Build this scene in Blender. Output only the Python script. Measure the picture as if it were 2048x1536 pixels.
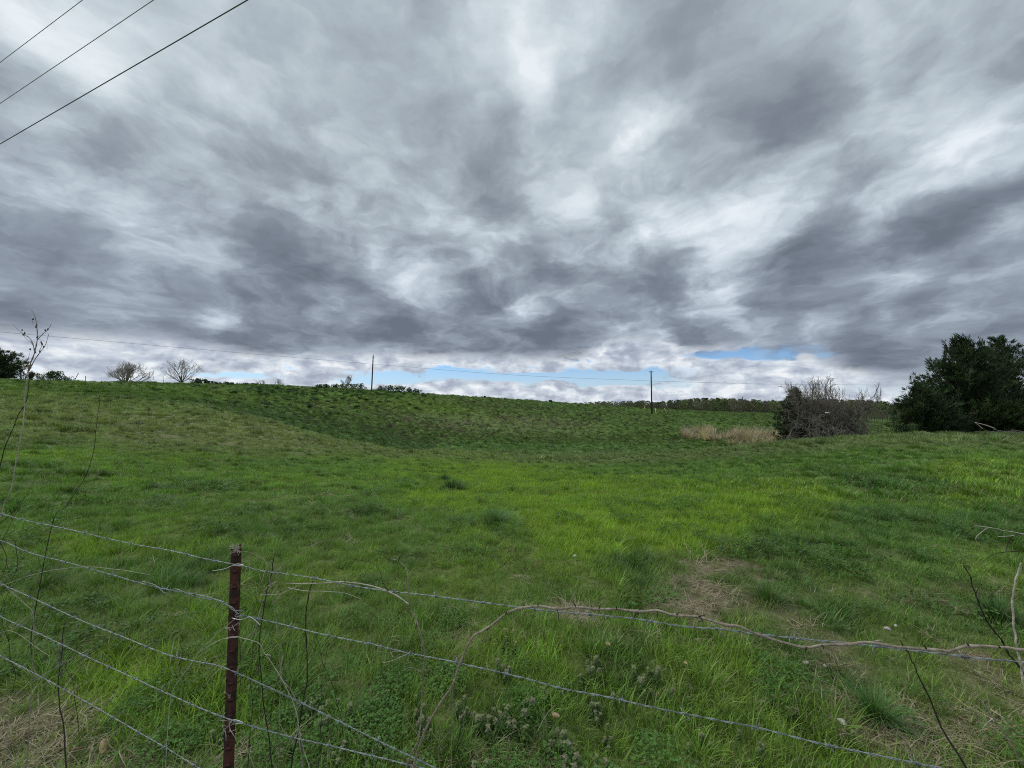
import bpy, math, random
import numpy as np
from mathutils import Vector, Matrix

for o in list(bpy.data.objects):
    bpy.data.objects.remove(o)
R = math.radians
C = bpy.context.scene.collection
S = bpy.context.scene
rng = np.random.default_rng(7)
random.seed(7)

# ------------------------------------------------------------------ camera
EYE = 1.6
FPX = 769.0                       # focal length in pixels of the 2048 px wide photo
PITCH = math.atan(40 / FPX)
cam_d = bpy.data.cameras.new('camera')
cam = bpy.data.objects.new('camera', cam_d)
C.objects.link(cam)
cam.location = (0, 0, EYE)
cam.rotation_euler = (R(90) + PITCH, 0, 0)
cam_d.sensor_width = 36
cam_d.lens = 36 * FPX / 2048
cam_d.clip_start = 0.05
cam_d.clip_end = 20000
S.camera = cam

SP, CP = math.sin(PITCH), math.cos(PITCH)
def ray(px, py):
    cx, cy = (px - 1024) / FPX, (768 - py) / FPX
    return cx, CP - cy * SP, SP + cy * CP          # x, y, z
def at(px, py, Y):
    "world point seen at a photo pixel, Y metres ahead"
    x, y, z = ray(px, py)
    t = Y / y
    return Vector((x * t, Y, EYE + z * t))
def slope(py):
    cy = (768 - py) / FPX
    return (SP + cy * CP) / (CP - cy * SP)
def project(X, Y, Z):
    "photo pixel of a world point (numpy), used to find which plan area a patch of pasture covers"
    Y = np.maximum(Y, 0.05)
    z = Z - EYE
    f = Y * CP + z * SP
    u = -Y * SP + z * CP
    return 1024 + FPX * X / f, 768 - FPX * u / f

# ------------------------------------------------------------------ colour management
S.view_settings.view_transform = 'Standard'
S.view_settings.look = 'None'
S.view_settings.gamma = 1
S.view_settings.exposure = 0.0
S.render.engine = 'CYCLES'
S.cycles.max_bounces = 5
S.cycles.diffuse_bounces = 3
S.cycles.glossy_bounces = 2
S.cycles.transmission_bounces = 3
S.cycles.transparent_max_bounces = 4
S.cycles.use_denoising = False
S.cycles.sample_clamp_direct = 3
S.cycles.sample_clamp_indirect = 2
S.cycles.pixel_filter_type = 'BLACKMAN_HARRIS'
S.cycles.filter_width = 1.05
S.cycles.caustics_reflective = False
S.cycles.caustics_refractive = False

# ------------------------------------------------------------------ sun + sky
SUN_EL, SUN_AZ = 50, -62            # ahead to the left and high, behind thick cloud: trees and poles stand dark against it
sd = bpy.data.lights.new('sun', 'SUN')
sd.energy = 1.5
sd.angle = R(14)
sd.color = (1.0, 0.96, 0.9)
sun = bpy.data.objects.new('sun', sd)
C.objects.link(sun)
_d = Vector((math.sin(R(SUN_AZ)) * math.cos(R(SUN_EL)), math.cos(R(SUN_AZ)) * math.cos(R(SUN_EL)), math.sin(R(SUN_EL))))
sun.rotation_euler = _d.to_track_quat('Z', 'Y').to_euler()

W = bpy.data.worlds.new('World')
S.world = W
W.use_nodes = True
nt = W.node_tree
nt.nodes.clear()
class NG:
    "tiny helper for wiring math nodes"
    def __init__(self, nt): self.nt = nt
    def n(self, t, **k):
        o = self.nt.nodes.new(t)
        for a, v in k.items(): setattr(o, a, v)
        return o
    def put(self, sock, v):
        if hasattr(v, 'is_output'): self.nt.links.new(v, sock)
        else: sock.default_value = v
    def m(self, op, a, b=None, c=None, clamp=False):
        o = self.n('ShaderNodeMath', operation=op); o.use_clamp = clamp
        self.put(o.inputs[0], a)
        if b is not None: self.put(o.inputs[1], b)
        if c is not None: self.put(o.inputs[2], c)
        return o.outputs[0]
    def v(self, op, a, b=None, out=0, scale=None):
        o = self.n('ShaderNodeVectorMath', operation=op)
        self.put(o.inputs[0], a)
        if b is not None: self.put(o.inputs[1], b)
        if scale is not None: self.put(o.inputs[3], scale)
        return o.outputs[out]
    def comb(self, x, y, z=0.0):
        o = self.n('ShaderNodeCombineXYZ')
        for i, q in enumerate((x, y, z)): self.put(o.inputs[i], q)
        return o.outputs[0]
    def noise(self, vec, scale, detail=3, rough=.5, color=False, dist=0.0, lac=2.0):
        o = self.n('ShaderNodeTexNoise')
        self.put(o.inputs['Vector'], vec)
        o.inputs['Scale'].default_value = scale
        o.inputs['Detail'].default_value = detail
        o.inputs['Roughness'].default_value = rough
        o.inputs['Lacunarity'].default_value = lac
        o.inputs['Distortion'].default_value = dist
        return o.outputs['Color' if color else 'Fac']
    def smooth(self, v, a, b, lo=0.0, hi=1.0, kind='SMOOTHSTEP'):
        o = self.n('ShaderNodeMapRange', interpolation_type=kind)
        self.put(o.inputs['Value'], v)
        for k, q in (('From Min', a), ('From Max', b), ('To Min', lo), ('To Max', hi)): self.put(o.inputs[k], q)
        return o.outputs[0]
    def ramp(self, v, stops, interp='LINEAR'):
        o = self.n('ShaderNodeValToRGB')
        self.put(o.inputs[0], v)
        r = o.color_ramp; r.interpolation = interp
        while len(r.elements) < len(stops): r.elements.new(0.5)
        for e, (p, c) in zip(r.elements, stops):
            e.position = p; e.color = (*c, 1)
        return o.outputs[0]
    def mix(self, f, a, b, blend='MIX'):
        o = self.n('ShaderNodeMix', data_type='RGBA', blend_type=blend)
        self.put(o.inputs[0], f)
        for i, q in ((6, a), (7, b)):
            if isinstance(q, tuple) and len(q) == 3: q = (*q, 1)
            self.put(o.inputs[i], q)
        return o.outputs[2]

g = NG(nt)
tc = g.n('ShaderNodeTexCoord')
D = tc.outputs['Generated']
sx = g.n('ShaderNodeSeparateXYZ'); g.put(sx.inputs[0], D)
dx, dy, dz = sx.outputs
az = g.m('ARCTAN2', dx, dy)
el = g.m('ARCSINE', dz)
A = g.comb(az, el)
zz = g.m('ADD', g.m('MAXIMUM', dz, 0.0), 0.10)
P = g.comb(g.m('DIVIDE', dx, zz), g.m('DIVIDE', dy, zz))       # flat cloud deck seen from below

# irregular outlines: the deck and the large masses are displaced by noise
wn = g.noise(P, 1.1, 4, .58, color=True)
wv = g.v('SUBTRACT', wn, (.5, .5, .5))
wa = g.v('SUBTRACT', g.noise(g.v('MULTIPLY', A, (1.0, 1.7, 1)), 3.6, 6, .60, color=True), (.5, .5, .5))
A1 = g.v('ADD', g.v('ADD', A, g.v('MULTIPLY', wv, (.16, .09, 0))), g.v('MULTIPLY', wa, (.17, .11, 0)))

# large bright and dark cloud masses: photo px, py, half sizes, tilt, strength
BL = [
 (1000,120,110,170,-14,.26),(960,230,60,80,20,.12),(1060,180,50,90,-25,.14),(110,110,240,110,42,.22),(170,390,230,60,18,.24),(420,170,300,120,30,.08),
 (1250,290,120,60,-40,.24),(1150,430,60,150,10,.16),(1440,400,170,85,-10,.28),(1880,330,230,75,-28,.30),
 (1350,215,190,60,-5,.16),(1440,560,80,80,-30,.34),(1730,90,190,70,-45,.14),(1140,60,100,130,0,.16),
 (240,590,120,42,15,.30),(400,640,80,26,10,.22),(880,450,160,45,32,.18),(790,545,170,35,25,.14),
 (1070,605,110,42,-8,.30),(1950,490,200,30,-18,.10),(620,400,140,60,30,.06),(1270,470,60,60,0,.12),
 (1540,470,60,40,0,.10),(1300,650,120,28,-10,.16),(600,230,200,60,35,.05),
 (985,290,80,150,0,-.30),(655,540,130,60,10,-.26),(430,430,330,90,24,-.10),(900,625,190,48,-14,-.26),
 (730,668,180,34,-4,-.24),(300,682,190,34,4,-.24),(1080,545,150,50,-20,-.16),(1190,600,170,60,-28,-.26),
 (1060,690,130,26,-14,-.22),(1620,505,250,70,-14,-.28),(1550,240,150,110,-45,-.30),(1400,130,170,170,-50,-.18),
 (1960,600,260,80,-16,-.12),(1750,690,330,44,-6,-.10),(1860,650,120,22,-12,.12),(1700,620,160,18,-14,.14),(1990,180,160,120,-50,-.10),(1990,420,170,60,-20,-.12),
 (80,650,240,56,8,-.20),(60,330,170,60,28,-.14),(480,590,200,56,8,-.12),(560,300,160,80,30,-.08),
 (760,250,150,110,20,-.06),(1900,740,180,36,0,-.05),(1250,130,60,120,0,-.10),(1700,400,160,40,-30,-.10),
]
def azel(px, py):
    x, y, z = ray(px, py)
    l = math.sqrt(x * x + y * y + z * z)
    return math.atan2(x, y), math.asin(z / l)
def blob(vec, px, py, hx, hy, tilt, amp):
    a0, e0 = azel(px, py)
    a1, e1 = azel(px + 1, py); a2, e2 = azel(px, py - 1)
    t = R(-tilt)
    # local pixel -> angle scale along the blob's own axes, and the direction the tilt really takes on the sky
    def dirv(c, s): return ((a1 - a0) * c + (a2 - a0) * s, (e1 - e0) * c + (e2 - e0) * s)
    u = dirv(math.cos(t), math.sin(t)); w = dirv(-math.sin(t), math.cos(t))
    mp = g.n('ShaderNodeMapping', vector_type='TEXTURE')
    g.put(mp.inputs[0], vec)
    mp.inputs['Location'].default_value = (a0, e0, 0)
    mp.inputs['Rotation'].default_value = (0, 0, math.atan2(u[1], u[0]))
    mp.inputs['Scale'].default_value = (math.hypot(*u) * hx * 1.5, math.hypot(*w) * hy * 1.5, 1)
    return g.smooth(g.v('LENGTH', mp.outputs[0], out=1), 1.0, 0.0, 0.0, amp)
M = None
for b in BL:
    k = blob(A1, *b)
    M = k if M is None else g.m('ADD', M, k)

Ps = g.v('MULTIPLY', P, (1.0, .72, 1.0))                        # drawn out along the wind
Pw = g.v('ADD', g.v('ADD', Ps, g.v('SCALE', wv, scale=.45)), g.v('SCALE', wa, scale=.35))
n1 = g.noise(Pw, 1.5, 3, .5)
n2 = g.noise(Pw, 3.0, 5, .5)
n3 = g.noise(g.v('MULTIPLY', A1, (1.0, 1.7, 1)), 6.3, 6, .50)
val = g.m('ADD', g.m('ADD', g.m('MULTIPLY', M, 1.10), 0.61), g.m('MULTIPLY', g.m('SUBTRACT', n1, .5), .42))
val = g.m('ADD', val, g.m('MULTIPLY', g.m('SUBTRACT', n2, .5), .20))
lowk = g.smooth(el, R(42), R(10), 0.26, 1.0)
n3s = g.smooth(n3, .37, .63)
up_ = g.v('ADD', A1, (0.0, .028, 0.0))
n3u = g.smooth(g.noise(g.v('MULTIPLY', up_, (1.0, 1.7, 1)), 6.3, 6, .50), .34, .66)
val = g.m('ADD', val, g.m('MULTIPLY', g.m('SUBTRACT', n3u, n3s), g.smooth(el, R(45), R(12), .10, .38)))   # lit upper rims, darker bases
n4 = g.noise(g.v('MULTIPLY', A1, (1.0, 2.0, 1)), 15.0, 5, .60)
val = g.m('ADD', val, g.m('MULTIPLY', g.m('SUBTRACT', n3s, .5), g.m('MULTIPLY', lowk, .50)))
val = g.m('ADD', val, g.m('MULTIPLY', g.m('SUBTRACT', n4, .5), g.m('MULTIPLY', g.m('ADD', lowk, .12), .52)))
# the deck darkens towards the horizon, where it is seen through more cloud
val = g.m('SUBTRACT', val, g.smooth(el, R(30), R(6), 0.0, .20))
deck = g.ramp(val, [(0.0, (.152, .178, .218)), (.22, (.208, .238, .288)), (.45, (.305, .348, .405)), (.62, (.425, .482, .540)),
                    (.80, (.590, .655, .715)), (1.0, (.82, .86, .915))])
# out-of-view sky, overhead and behind the camera, brightened to light the ground
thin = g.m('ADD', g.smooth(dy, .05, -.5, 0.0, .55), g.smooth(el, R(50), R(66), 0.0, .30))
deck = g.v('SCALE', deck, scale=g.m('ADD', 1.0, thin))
# thin warm-green cast high up, violet low down
tint = g.mix(g.smooth(el, R(8), R(34)), (.965, .992, 1.03), (.985, 1.005, .998))
deck = g.mix(1.0, deck, tint, 'MULTIPLY')

# low, bright band under the deck: clear sky, far cumulus and thin sheets
sky = g.n('ShaderNodeTexSky', sky_type='NISHITA')
sky.sun_disc = False
sky.sun_elevation = R(SUN_EL)
sky.sun_rotation = R(SUN_AZ)
sky.air_density = 1.0; sky.dust_density = .6; sky.ozone_density = 1.5
blue = g.v('MULTIPLY', sky.outputs[0], (.056, .090, .136))
blue = g.mix(g.smooth(el, R(2.0), R(7.5), .42, .05), blue, (.74, .84, .92))
A2 = g.v('ADD', A, g.v('MULTIPLY', wa, (.10, .035, 0)))
nb = g.noise(g.v('MULTIPLY', A2, (8.0, 28.0, 1)), 1.0, 5, .55)
nf = g.noise(g.v('MULTIPLY', A2, (24.0, 38.0, 1)), 1.0, 4, .55)
BB = [(930,750,250,14,0,.75),(1180,758,190,24,0,.9),(760,762,110,9,0,.5),(1290,750,60,14,0,.4),(500,752,130,8,4,.45),(1560,700,160,17,-5,1.1),(1640,702,70,20,0,.5),(1400,712,60,8,0,.3),(1110,770,34,10,0,-1.6),(1010,768,30,6,0,-1.0),(1230,776,60,8,0,-1.2),(900,772,50,8,0,-1.0),(1060,742,80,5,0,-.8),(1600,709,24,9,0,-1.3),(1750,768,120,22,0,.30)]
Bm = None
for b in BB:
    k = blob(A2, *b)
    Bm = k if Bm is None else g.m('ADD', Bm, k)
clear = g.smooth(g.m('ADD', Bm, g.m('ADD', g.m('MULTIPLY', g.m('SUBTRACT', nf, .5), 1.1), g.m('MULTIPLY', g.m('SUBTRACT', nb, .5), 1.8))), .14, .56)
lowv = g.m('ADD', g.m('MULTIPLY', g.m('SUBTRACT', nb, .5), 1.3), g.m('MULTIPLY', g.m('SUBTRACT', nf, .5), 1.2))
lowc = g.ramp(g.m('ADD', lowv, .55), [(0.0, (.28, .32, .41)), (.35, (.41, .465, .56)), (.58, (.62, .68, .76)), (.74, (.88, .91, .94)), (1.0, (.93, .95, .97))])
low = g.mix(clear, lowc, blue)
# lower edge of the deck
EB = [(0,672),(250,680),(520,712),(740,714),(900,712),(1000,720),(1130,718),(1250,684),(1400,700),(1560,708),(1700,740),(1850,775),(2048,790)]
fc = g.n('ShaderNodeFloatCurve')
cv = fc.mapping.curves[0]
pts = [(0.0, .30)] + [((azel(x, y)[0] + 1.6) / 3.2, azel(x, y)[1] * 4) for x, y in EB] + [(1.0, .25)]
cv.points[0].location = pts[0]; cv.points[1].location = pts[-1]
for p in pts[1:-1]: cv.points.new(*p)
fc.mapping.update()
g.put(fc.inputs['Value'], g.m('DIVIDE', g.m('ADD', g.m('MINIMUM', g.m('MAXIMUM', az, -1.6), 1.6), 1.6), 3.2))
edge = g.m('DIVIDE', fc.outputs[0], 4.0)
ee = g.m('ADD', g.m('SUBTRACT', el, edge), g.m('ADD', g.m('MULTIPLY', g.m('SUBTRACT', nb, .5), .085), g.m('MULTIPLY', g.m('SUBTRACT', nf, .5), .03)))
cover = g.smooth(ee, -.014, .028)
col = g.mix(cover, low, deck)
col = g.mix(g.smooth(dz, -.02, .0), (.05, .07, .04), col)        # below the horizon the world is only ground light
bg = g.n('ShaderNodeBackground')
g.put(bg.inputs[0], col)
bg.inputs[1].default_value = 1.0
wo = g.n('ShaderNodeOutputWorld')
nt.links.new(bg.outputs[0], wo.inputs[0])
W.cycles.sampling_method = 'MANUAL'
W.cycles.sample_map_resolution = 256

# ------------------------------------------------------------------ helpers
def tag(o, label=None, cat=None, group=None, kind=None):
    if label: o['label'] = label
    if cat: o['category'] = cat
    if group: o['group'] = group
    if kind: o['kind'] = kind
    return o
def np_mesh(name, V, F, mat=None, smooth=False, attrs=None):
    "V (n,3); F (m,k) all polygons the same size, or a list of such arrays"
    V = np.asarray(V, dtype=np.float32)
    Fs = F if isinstance(F, list) else [F]
    Fs = [np.asarray(f, dtype=np.int32) for f in Fs if len(f)]
    me = bpy.data.meshes.new(name)
    me.vertices.add(len(V)); me.vertices.foreach_set('co', V.ravel())
    if Fs:
        loops = np.concatenate([f.ravel() for f in Fs])
        sizes = np.concatenate([np.full(len(f), f.shape[1], np.int32) for f in Fs])
        me.loops.add(len(loops)); me.loops.foreach_set('vertex_index', loops)
        me.polygons.add(len(sizes))
        starts = np.concatenate([[0], np.cumsum(sizes)[:-1]]).astype(np.int32)
        me.polygons.foreach_set('loop_start', starts)
        me.polygons.foreach_set('loop_total', sizes)
        me.update(calc_edges=True)
        if smooth: me.polygons.foreach_set('use_smooth', np.ones(len(sizes), bool))
    for k, a in (attrs or {}).items():
        a = np.asarray(a, dtype=np.float32)
        if a.ndim == 1:
            t = me.attributes.new(k, 'FLOAT', 'POINT'); t.data.foreach_set('value', a)
        elif a.shape[1] == 3:
            t = me.attributes.new(k, 'FLOAT_VECTOR', 'POINT'); t.data.foreach_set('vector', a.ravel())
        else:
            t = me.attributes.new(k, 'FLOAT_COLOR', 'POINT'); t.data.foreach_set('color', a.ravel())
    if mat: me.materials.append(mat)
    return me
def add(name, me, parent=None, loc=None):
    o = bpy.data.objects.new(name, me)
    C.objects.link(o)
    if parent: o.parent = parent
    if loc is not None: o.location = loc
    return o
def empty(name, loc, rz=0):
    o = bpy.data.objects.new(name, None)
    C.objects.link(o); o.location = loc; o.rotation_euler = (0, 0, rz)
    o.empty_display_size = .1
    return o

def vnoise(x, y, seed=0):
    xi = np.floor(x).astype(np.int64); yi = np.floor(y).astype(np.int64)
    fx = x - xi; fy = y - yi
    fx = fx * fx * fx * (fx * (fx * 6 - 15) + 10); fy = fy * fy * fy * (fy * (fy * 6 - 15) + 10)
    def h(a, b):
        n = (a * 374761393 + b * 668265263 + seed * 974634777) & 0xffffffff
        n = ((n ^ (n >> 13)) * 1274126177) & 0xffffffff
        n = ((n ^ (n >> 16)) * 2246822519) & 0xffffffff
        return ((n ^ (n >> 15)) & 0xffffff) / float(0xffffff)
    a = h(xi, yi); b = h(xi + 1, yi); c = h(xi, yi + 1); d = h(xi + 1, yi + 1)
    return (a + (b - a) * fx) * (1 - fy) + (c + (d - c) * fx) * fy
def fbm(x, y, seed=0, octv=4, gain=.5):
    x = np.asarray(x, float); y = np.asarray(y, float)
    s = 0; a = 1; t = 0
    for i in range(octv):
        s = s + a * vnoise(x * 2 ** i + 17.3 * i, y * 2 ** i - 9.1 * i, seed + i); t += a; a *= gain
    return s / t
def sst(x, a, b):
    t = np.clip((x - a) / (b - a), 0, 1); return t * t * (3 - 2 * t)

# ------------------------------------------------------------------ materials
def newmat(name):
    m = bpy.data.materials.new(name); m.use_nodes = True
    m.node_tree.nodes.clear()
    return m, NG(m.node_tree)
def finish(m, gg, sh):
    o = gg.n('ShaderNodeOutputMaterial'); gg.nt.links.new(sh, o.inputs[0]); return m
def princ(gg, col, rough=.8, spec=.3, metal=0.0, normal=None):
    p = gg.n('ShaderNodeBsdfPrincipled')
    gg.put(p.inputs['Base Color'], (*col, 1) if isinstance(col, tuple) else col); gg.put(p.inputs['Roughness'], rough)
    gg.put(p.inputs['Specular IOR Level'], spec); gg.put(p.inputs['Metallic'], metal)
    if normal is not None: gg.put(p.inputs['Normal'], normal)
    return p.outputs[0]
def leaf_shader(gg, col, rough=.55, spec=.25, trans=.28):
    p = princ(gg, col, rough, spec)
    t = gg.n('ShaderNodeBsdfTranslucent')
    gg.put(t.inputs[0], gg.mix(1.0, col, (1.15, 1.25, .55), 'MULTIPLY'))
    mx = gg.n('ShaderNodeMixShader'); mx.inputs[0].default_value = trans
    gg.nt.links.new(p, mx.inputs[1]); gg.nt.links.new(t.outputs[0], mx.inputs[2])
    return mx.outputs[0]
def attr(gg, name, typ='GEOMETRY', out='Color'):
    a = gg.n('ShaderNodeAttribute', attribute_name=name, attribute_type=typ)
    return a.outputs[out]
def mat_grass():
    m, gg = newmat('grass')
    t = attr(gg, 'tint', 'INSTANCER')
    v = attr(gg, 'var')
    s = gg.n('ShaderNodeSeparateColor'); gg.put(s.inputs[0], v)
    c = gg.v('SCALE', t, scale=s.outputs[0])
    c = gg.mix(s.outputs[1], c, (.42, .36, .235))
    return finish(m, gg, leaf_shader(gg, c, .5, .35))
def mat_var(name, trans=.25, rough=.6, spec=.2):
    "colour comes from the mesh's own 'col' attribute (each leaf, twig or petal has its own colour)"
    m, gg = newmat(name)
    return finish(m, gg, leaf_shader(gg, attr(gg, 'col'), rough, spec, trans))
def mat_bark(name, a, b, scale=18, rough=.85):
    m, gg = newmat(name)
    t = gg.n('ShaderNodeTexCoord')
    n = gg.noise(t.outputs['Object'], scale, 4, .6)
    n2 = gg.noise(t.outputs['Object'], scale * .17, 3, .5)
    c = gg.mix(gg.smooth(gg.m('ADD', gg.m('MULTIPLY', n, .6), gg.m('MULTIPLY', n2, .4)), .35, .65), a, b)
    bp = gg.n('ShaderNodeBump'); bp.inputs['Strength'].default_value = .5; bp.inputs['Distance'].default_value = .002
    gg.put(bp.inputs['Height'], n)
    return finish(m, gg, princ(gg, c, rough, .2, 0, bp.outputs[0]))

# ------------------------------------------------------------------ ground shape
# profiles of the land along lines of sight: photo column -> [(metres ahead, photo row)]
NEAR = [(.6, None), (1.5, None), (3, None)]
PROF = {
 0:    [(5,1042),(8,930),(14,868),(22,826),(32,795),(43,774),(54,760),(64,764),(90,775),(150,800),(400,816)],
 128:  [(5,1050),(8,945),(14,880),(22,838),(32,805),(44,782),(58,763),(68,766),(95,778),(150,800),(400,816)],
 256:  [(5,1058),(8,958),(14,893),(22,850),(32,818),(46,790),(66,765),(76,768),(110,778),(170,800),(400,816)],
 384:  [(5,1066),(8,970),(14,905),(20,870),(28,836),(36,812),(46,797),(60,781),(80,768),(92,771),(130,782),(200,802),(400,816)],
 512:  [(5,1072),(8,982),(14,915),(20,878),(26,852),(32,834),(38,838),(46,838),(58,803),(76,783),(95,769),(106,770),(150,786),(220,804),(400,816)],
 600:  [(5,1074),(8,988),(14,922),(20,885),(24,873),(29,860),(35,868),(44,868),(58,822),(78,793),(100,774.5),(112,776),(160,790),(230,806),(400,818)],
 700:  [(5,1076),(8,992),(14,930),(20,896),(23,893),(27,883),(33,899),(44,893),(58,842),(78,806),(103,777),(116,779),(170,794),(240,808),(400,820)],
 800:  [(5,1078),(8,997),(13,942),(20,914),(23,909),(27,902),(34,914),(44,900),(60,860),(80,820),(106,784),(118,786),(170,800),(240,812),(400,822)],
 870:  [(5,1078),(8,998),(13,950),(20,916),(27,903),(33,903),(41,903),(50,893),(62,868),(82,826),(108,789),(120,791),(170,804),(240,814),(400,824)],
 960:  [(5,1078),(8,1000),(13,955),(20,924),(28,911),(36,907),(45,902),(54,890),(66,868),(86,829),(110,794),(122,796),(170,806),(240,816),(400,826)],
 1060: [(5,1078),(8,1000),(13,957),(20,927),(28,914),(37,908),(46,903),(55,892),(67,871),(88,833),(112,801),(124,803),(170,810),(240,818),(400,828)],
 1160: [(5,1078),(8,998),(13,954),(20,926),(28,914),(37,908),(46,903),(56,891),(68,871),(88,838),(112,809),(126,811),(170,815),(240,821),(400,830)],
 1260: [(5,1076),(8,995),(13,948),(20,922),(28,911),(36,907),(45,903),(56,890),(68,870),(86,842),(108,817),(126,817),(170,820),(240,825),(400,832)],
 1340: [(5,1074),(8,990),(13,943),(20,917),(28,907),(35,905),(42,912),(50,903),(60,884),(72,862),(90,838),(112,822),(135,820.5),(170,823),(240,828),(400,833)],
 1420: [(5,1072),(8,984),(13,937),(20,911),(28,902),(34,900),(41,916),(50,908),(58,890),(66,876),(80,855),(100,834),(125,824.5),(170,825),(240,830),(400,834)],
 1520: [(5,1068),(8,974),(13,927),(20,901),(27,892),(33,891),(40,912),(49,908),(58,889),(68,873),(84,852),(110,833),(145,826.5),(180,827),(240,831),(400,835)],
 1620: [(5,1062),(8,962),(13,915),(20,891),(27,881),(33,879),(40,903),(50,904),(60,884),(72,870),(90,852),(120,838),(160,830),(200,831),(260,834),(400,836)],
 1730: [(5,1056),(8,952),(13,903),(20,882),(27,873),(34,870),(42,890),(52,892),(64,872),(80,860),(105,850),(130,844),(180,838),(240,835),(400,837)],
 1830: [(5,1052),(8,946),(13,897),(20,876),(27,868),(35,865),(43,874),(54,876),(70,864),(90,856),(120,848),(180,841),(240,837),(400,838)],
 1950: [(5,1050),(8,940),(13,893),(20,873),(27,865.5),(35,863),(43,862),(56,861),(75,858),(100,852),(150,845),(240,839),(400,838)],
 2048: [(5,1048),(8,937),(13,891),(20,871),(27,864),(35,862),(43,860),(56,858),(75,855),(100,850),(150,844),(240,839),(400,838)],
}
for c in PROF:                                   # the knoll on the right, a touch lower
    if c >= 1620: PROF[c] = [(Y_, r_ + (c - 1500) / 100 * 1.4 * (18 < Y_ < 60)) for Y_, r_ in PROF[c]]
LR = np.linspace(math.log(.35), math.log(6000), 560)       # log distance table
cols = sorted(PROF)
tab = []
for c in cols:
    pr = PROF[c]
    ys = [.35, 1.0, 2.0, 3.2]; zs = [0.0, 0.0, -.02, -.05]
    for (Y, py) in pr:
        ys.append(Y); zs.append(slope(py) * Y + EYE)
    zend = zs[-1]
    ys += [900, 6000]; zs += [min(zend, -11) - 6, min(zend, -11) - 26]
    t = np.interp(LR, np.log(ys), zs)
    # slope-height is linear in depth between the points, so resample linearly in depth first
    lin = np.interp(np.exp(LR), ys, zs)
    tab.append(lin)
tab = np.array(tab)
k = np.exp(-np.linspace(-2, 2, 7) ** 2); k /= k.sum()
tab = np.array([np.convolve(np.pad(r, 3, mode='edge'), k, mode='valid') for r in tab])
AZC = np.array([math.atan((c - 1024) / FPX) for c in cols])
# continue sideways and round the back with the edge profiles easing into a plain gentle slope
AZF = np.radians(np.arange(-180, 180.01, .5))
plain = np.interp(np.exp(LR), [0, 3, 40, 150, 400, 6000], [0, -.05, -.8, -3, -9, -30])
fine = []
for a in AZF:
    if a < AZC[0]:
        w = min(1, (AZC[0] - a) / R(45)); w = w * w * (3 - 2 * w); fine.append(tab[0] * (1 - w) + plain * w)
    elif a > AZC[-1]:
        w = min(1, (a - AZC[-1]) / R(45)); w = w * w * (3 - 2 * w); fine.append(tab[-1] * (1 - w) + plain * w)
    else:
        i = min(max(np.searchsorted(AZC, a) - 1, 0), len(cols) - 2)
        w = (a - AZC[i]) / (AZC[i + 1] - AZC[i]); w = min(max(w, 0), 1)
        fine.append(tab[i] * (1 - w) + tab[i + 1] * w)
fine = np.array(fine)
k = np.exp(-np.linspace(-2, 2, 9) ** 2); k /= k.sum()
pad = np.concatenate([fine[-5:-1], fine, fine[1:5]])
fine = sum(k[i] * pad[i:i + len(fine)] for i in range(9))

def base_h(X, Y):
    X = np.asarray(X, float); Y = np.asarray(Y, float)
    a = np.arctan2(X, Y)
    r = np.hypot(X, Y)
    # profiles are indexed by distance ahead; sideways and behind use the radial distance
    ca = np.cos(np.clip(a, AZC[0], AZC[-1]))
    d = np.maximum(r * ca, .36)
    fi = (a - AZF[0]) / (AZF[1] - AZF[0]); fj = (np.log(d) - LR[0]) / (LR[1] - LR[0])
    i = np.clip(fi.astype(int), 0, len(AZF) - 2); j = np.clip(fj.astype(int), 0, len(LR) - 2)
    u = np.clip(fi - i, 0, 1); v = np.clip(fj - j, 0, 1)
    return (fine[i, j] * (1 - v) + fine[i, j + 1] * v) * (1 - u) + (fine[i + 1, j] * (1 - v) + fine[i + 1, j + 1] * v) * u
def tuss(X, Y):
    "0..1 tussock strength: clumps about a metre across, thicker in some areas"
    f = sst(np.hypot(X, Y), 24, 36)
    n = fbm(X / .62 + 3, Y / .62, 11, 3, .55) * (1 - f) + fbm(X / .85 + 3, Y / .85, 13, 3, .55) * f
    big = fbm(X / 9.0, Y / 9.0, 12, 3)
    v = n + (big - .5) * .35
    return sst(v, .53, .63) * (1 - f) + sst(v, .50, .68) * f
def ground_h(X, Y):
    X = np.asarray(X, float); Y = np.asarray(Y, float)
    r = np.hypot(X, Y)
    far = sst(r, 8, 45)
    z = base_h(X, Y)
    z = z + (fbm(X / 6, Y / 6, 5, 3) - .5) * (.10 + .25 * far) * sst(r, 2, 9) * (1 - .6 * sst(r, 60, 110) )
    z = z + tuss(X, Y) * (.04 + .20 * far + .16 * sst(r, 40, 65)) * sst(r, 3, 8) * (1 - sst(r, 250, 500))
    z = z - (.04 + .16 * far) * sst(r, 6, 20)      # room for the grass and tussocks that stand on it
    z = z + (fbm(X / .35, Y / .35, 6, 2) - .5) * .05 * (1 - sst(r, 10, 25))
    return z
def gz(x, y): return float(ground_h(np.array([x]), np.array([y]))[0])
def on_ground(px, Y):
    "the ground point in the direction of a photo column, Y metres ahead"
    x = (px - 1024) / FPX * Y
    return Vector((x, Y, gz(x, Y)))

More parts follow.
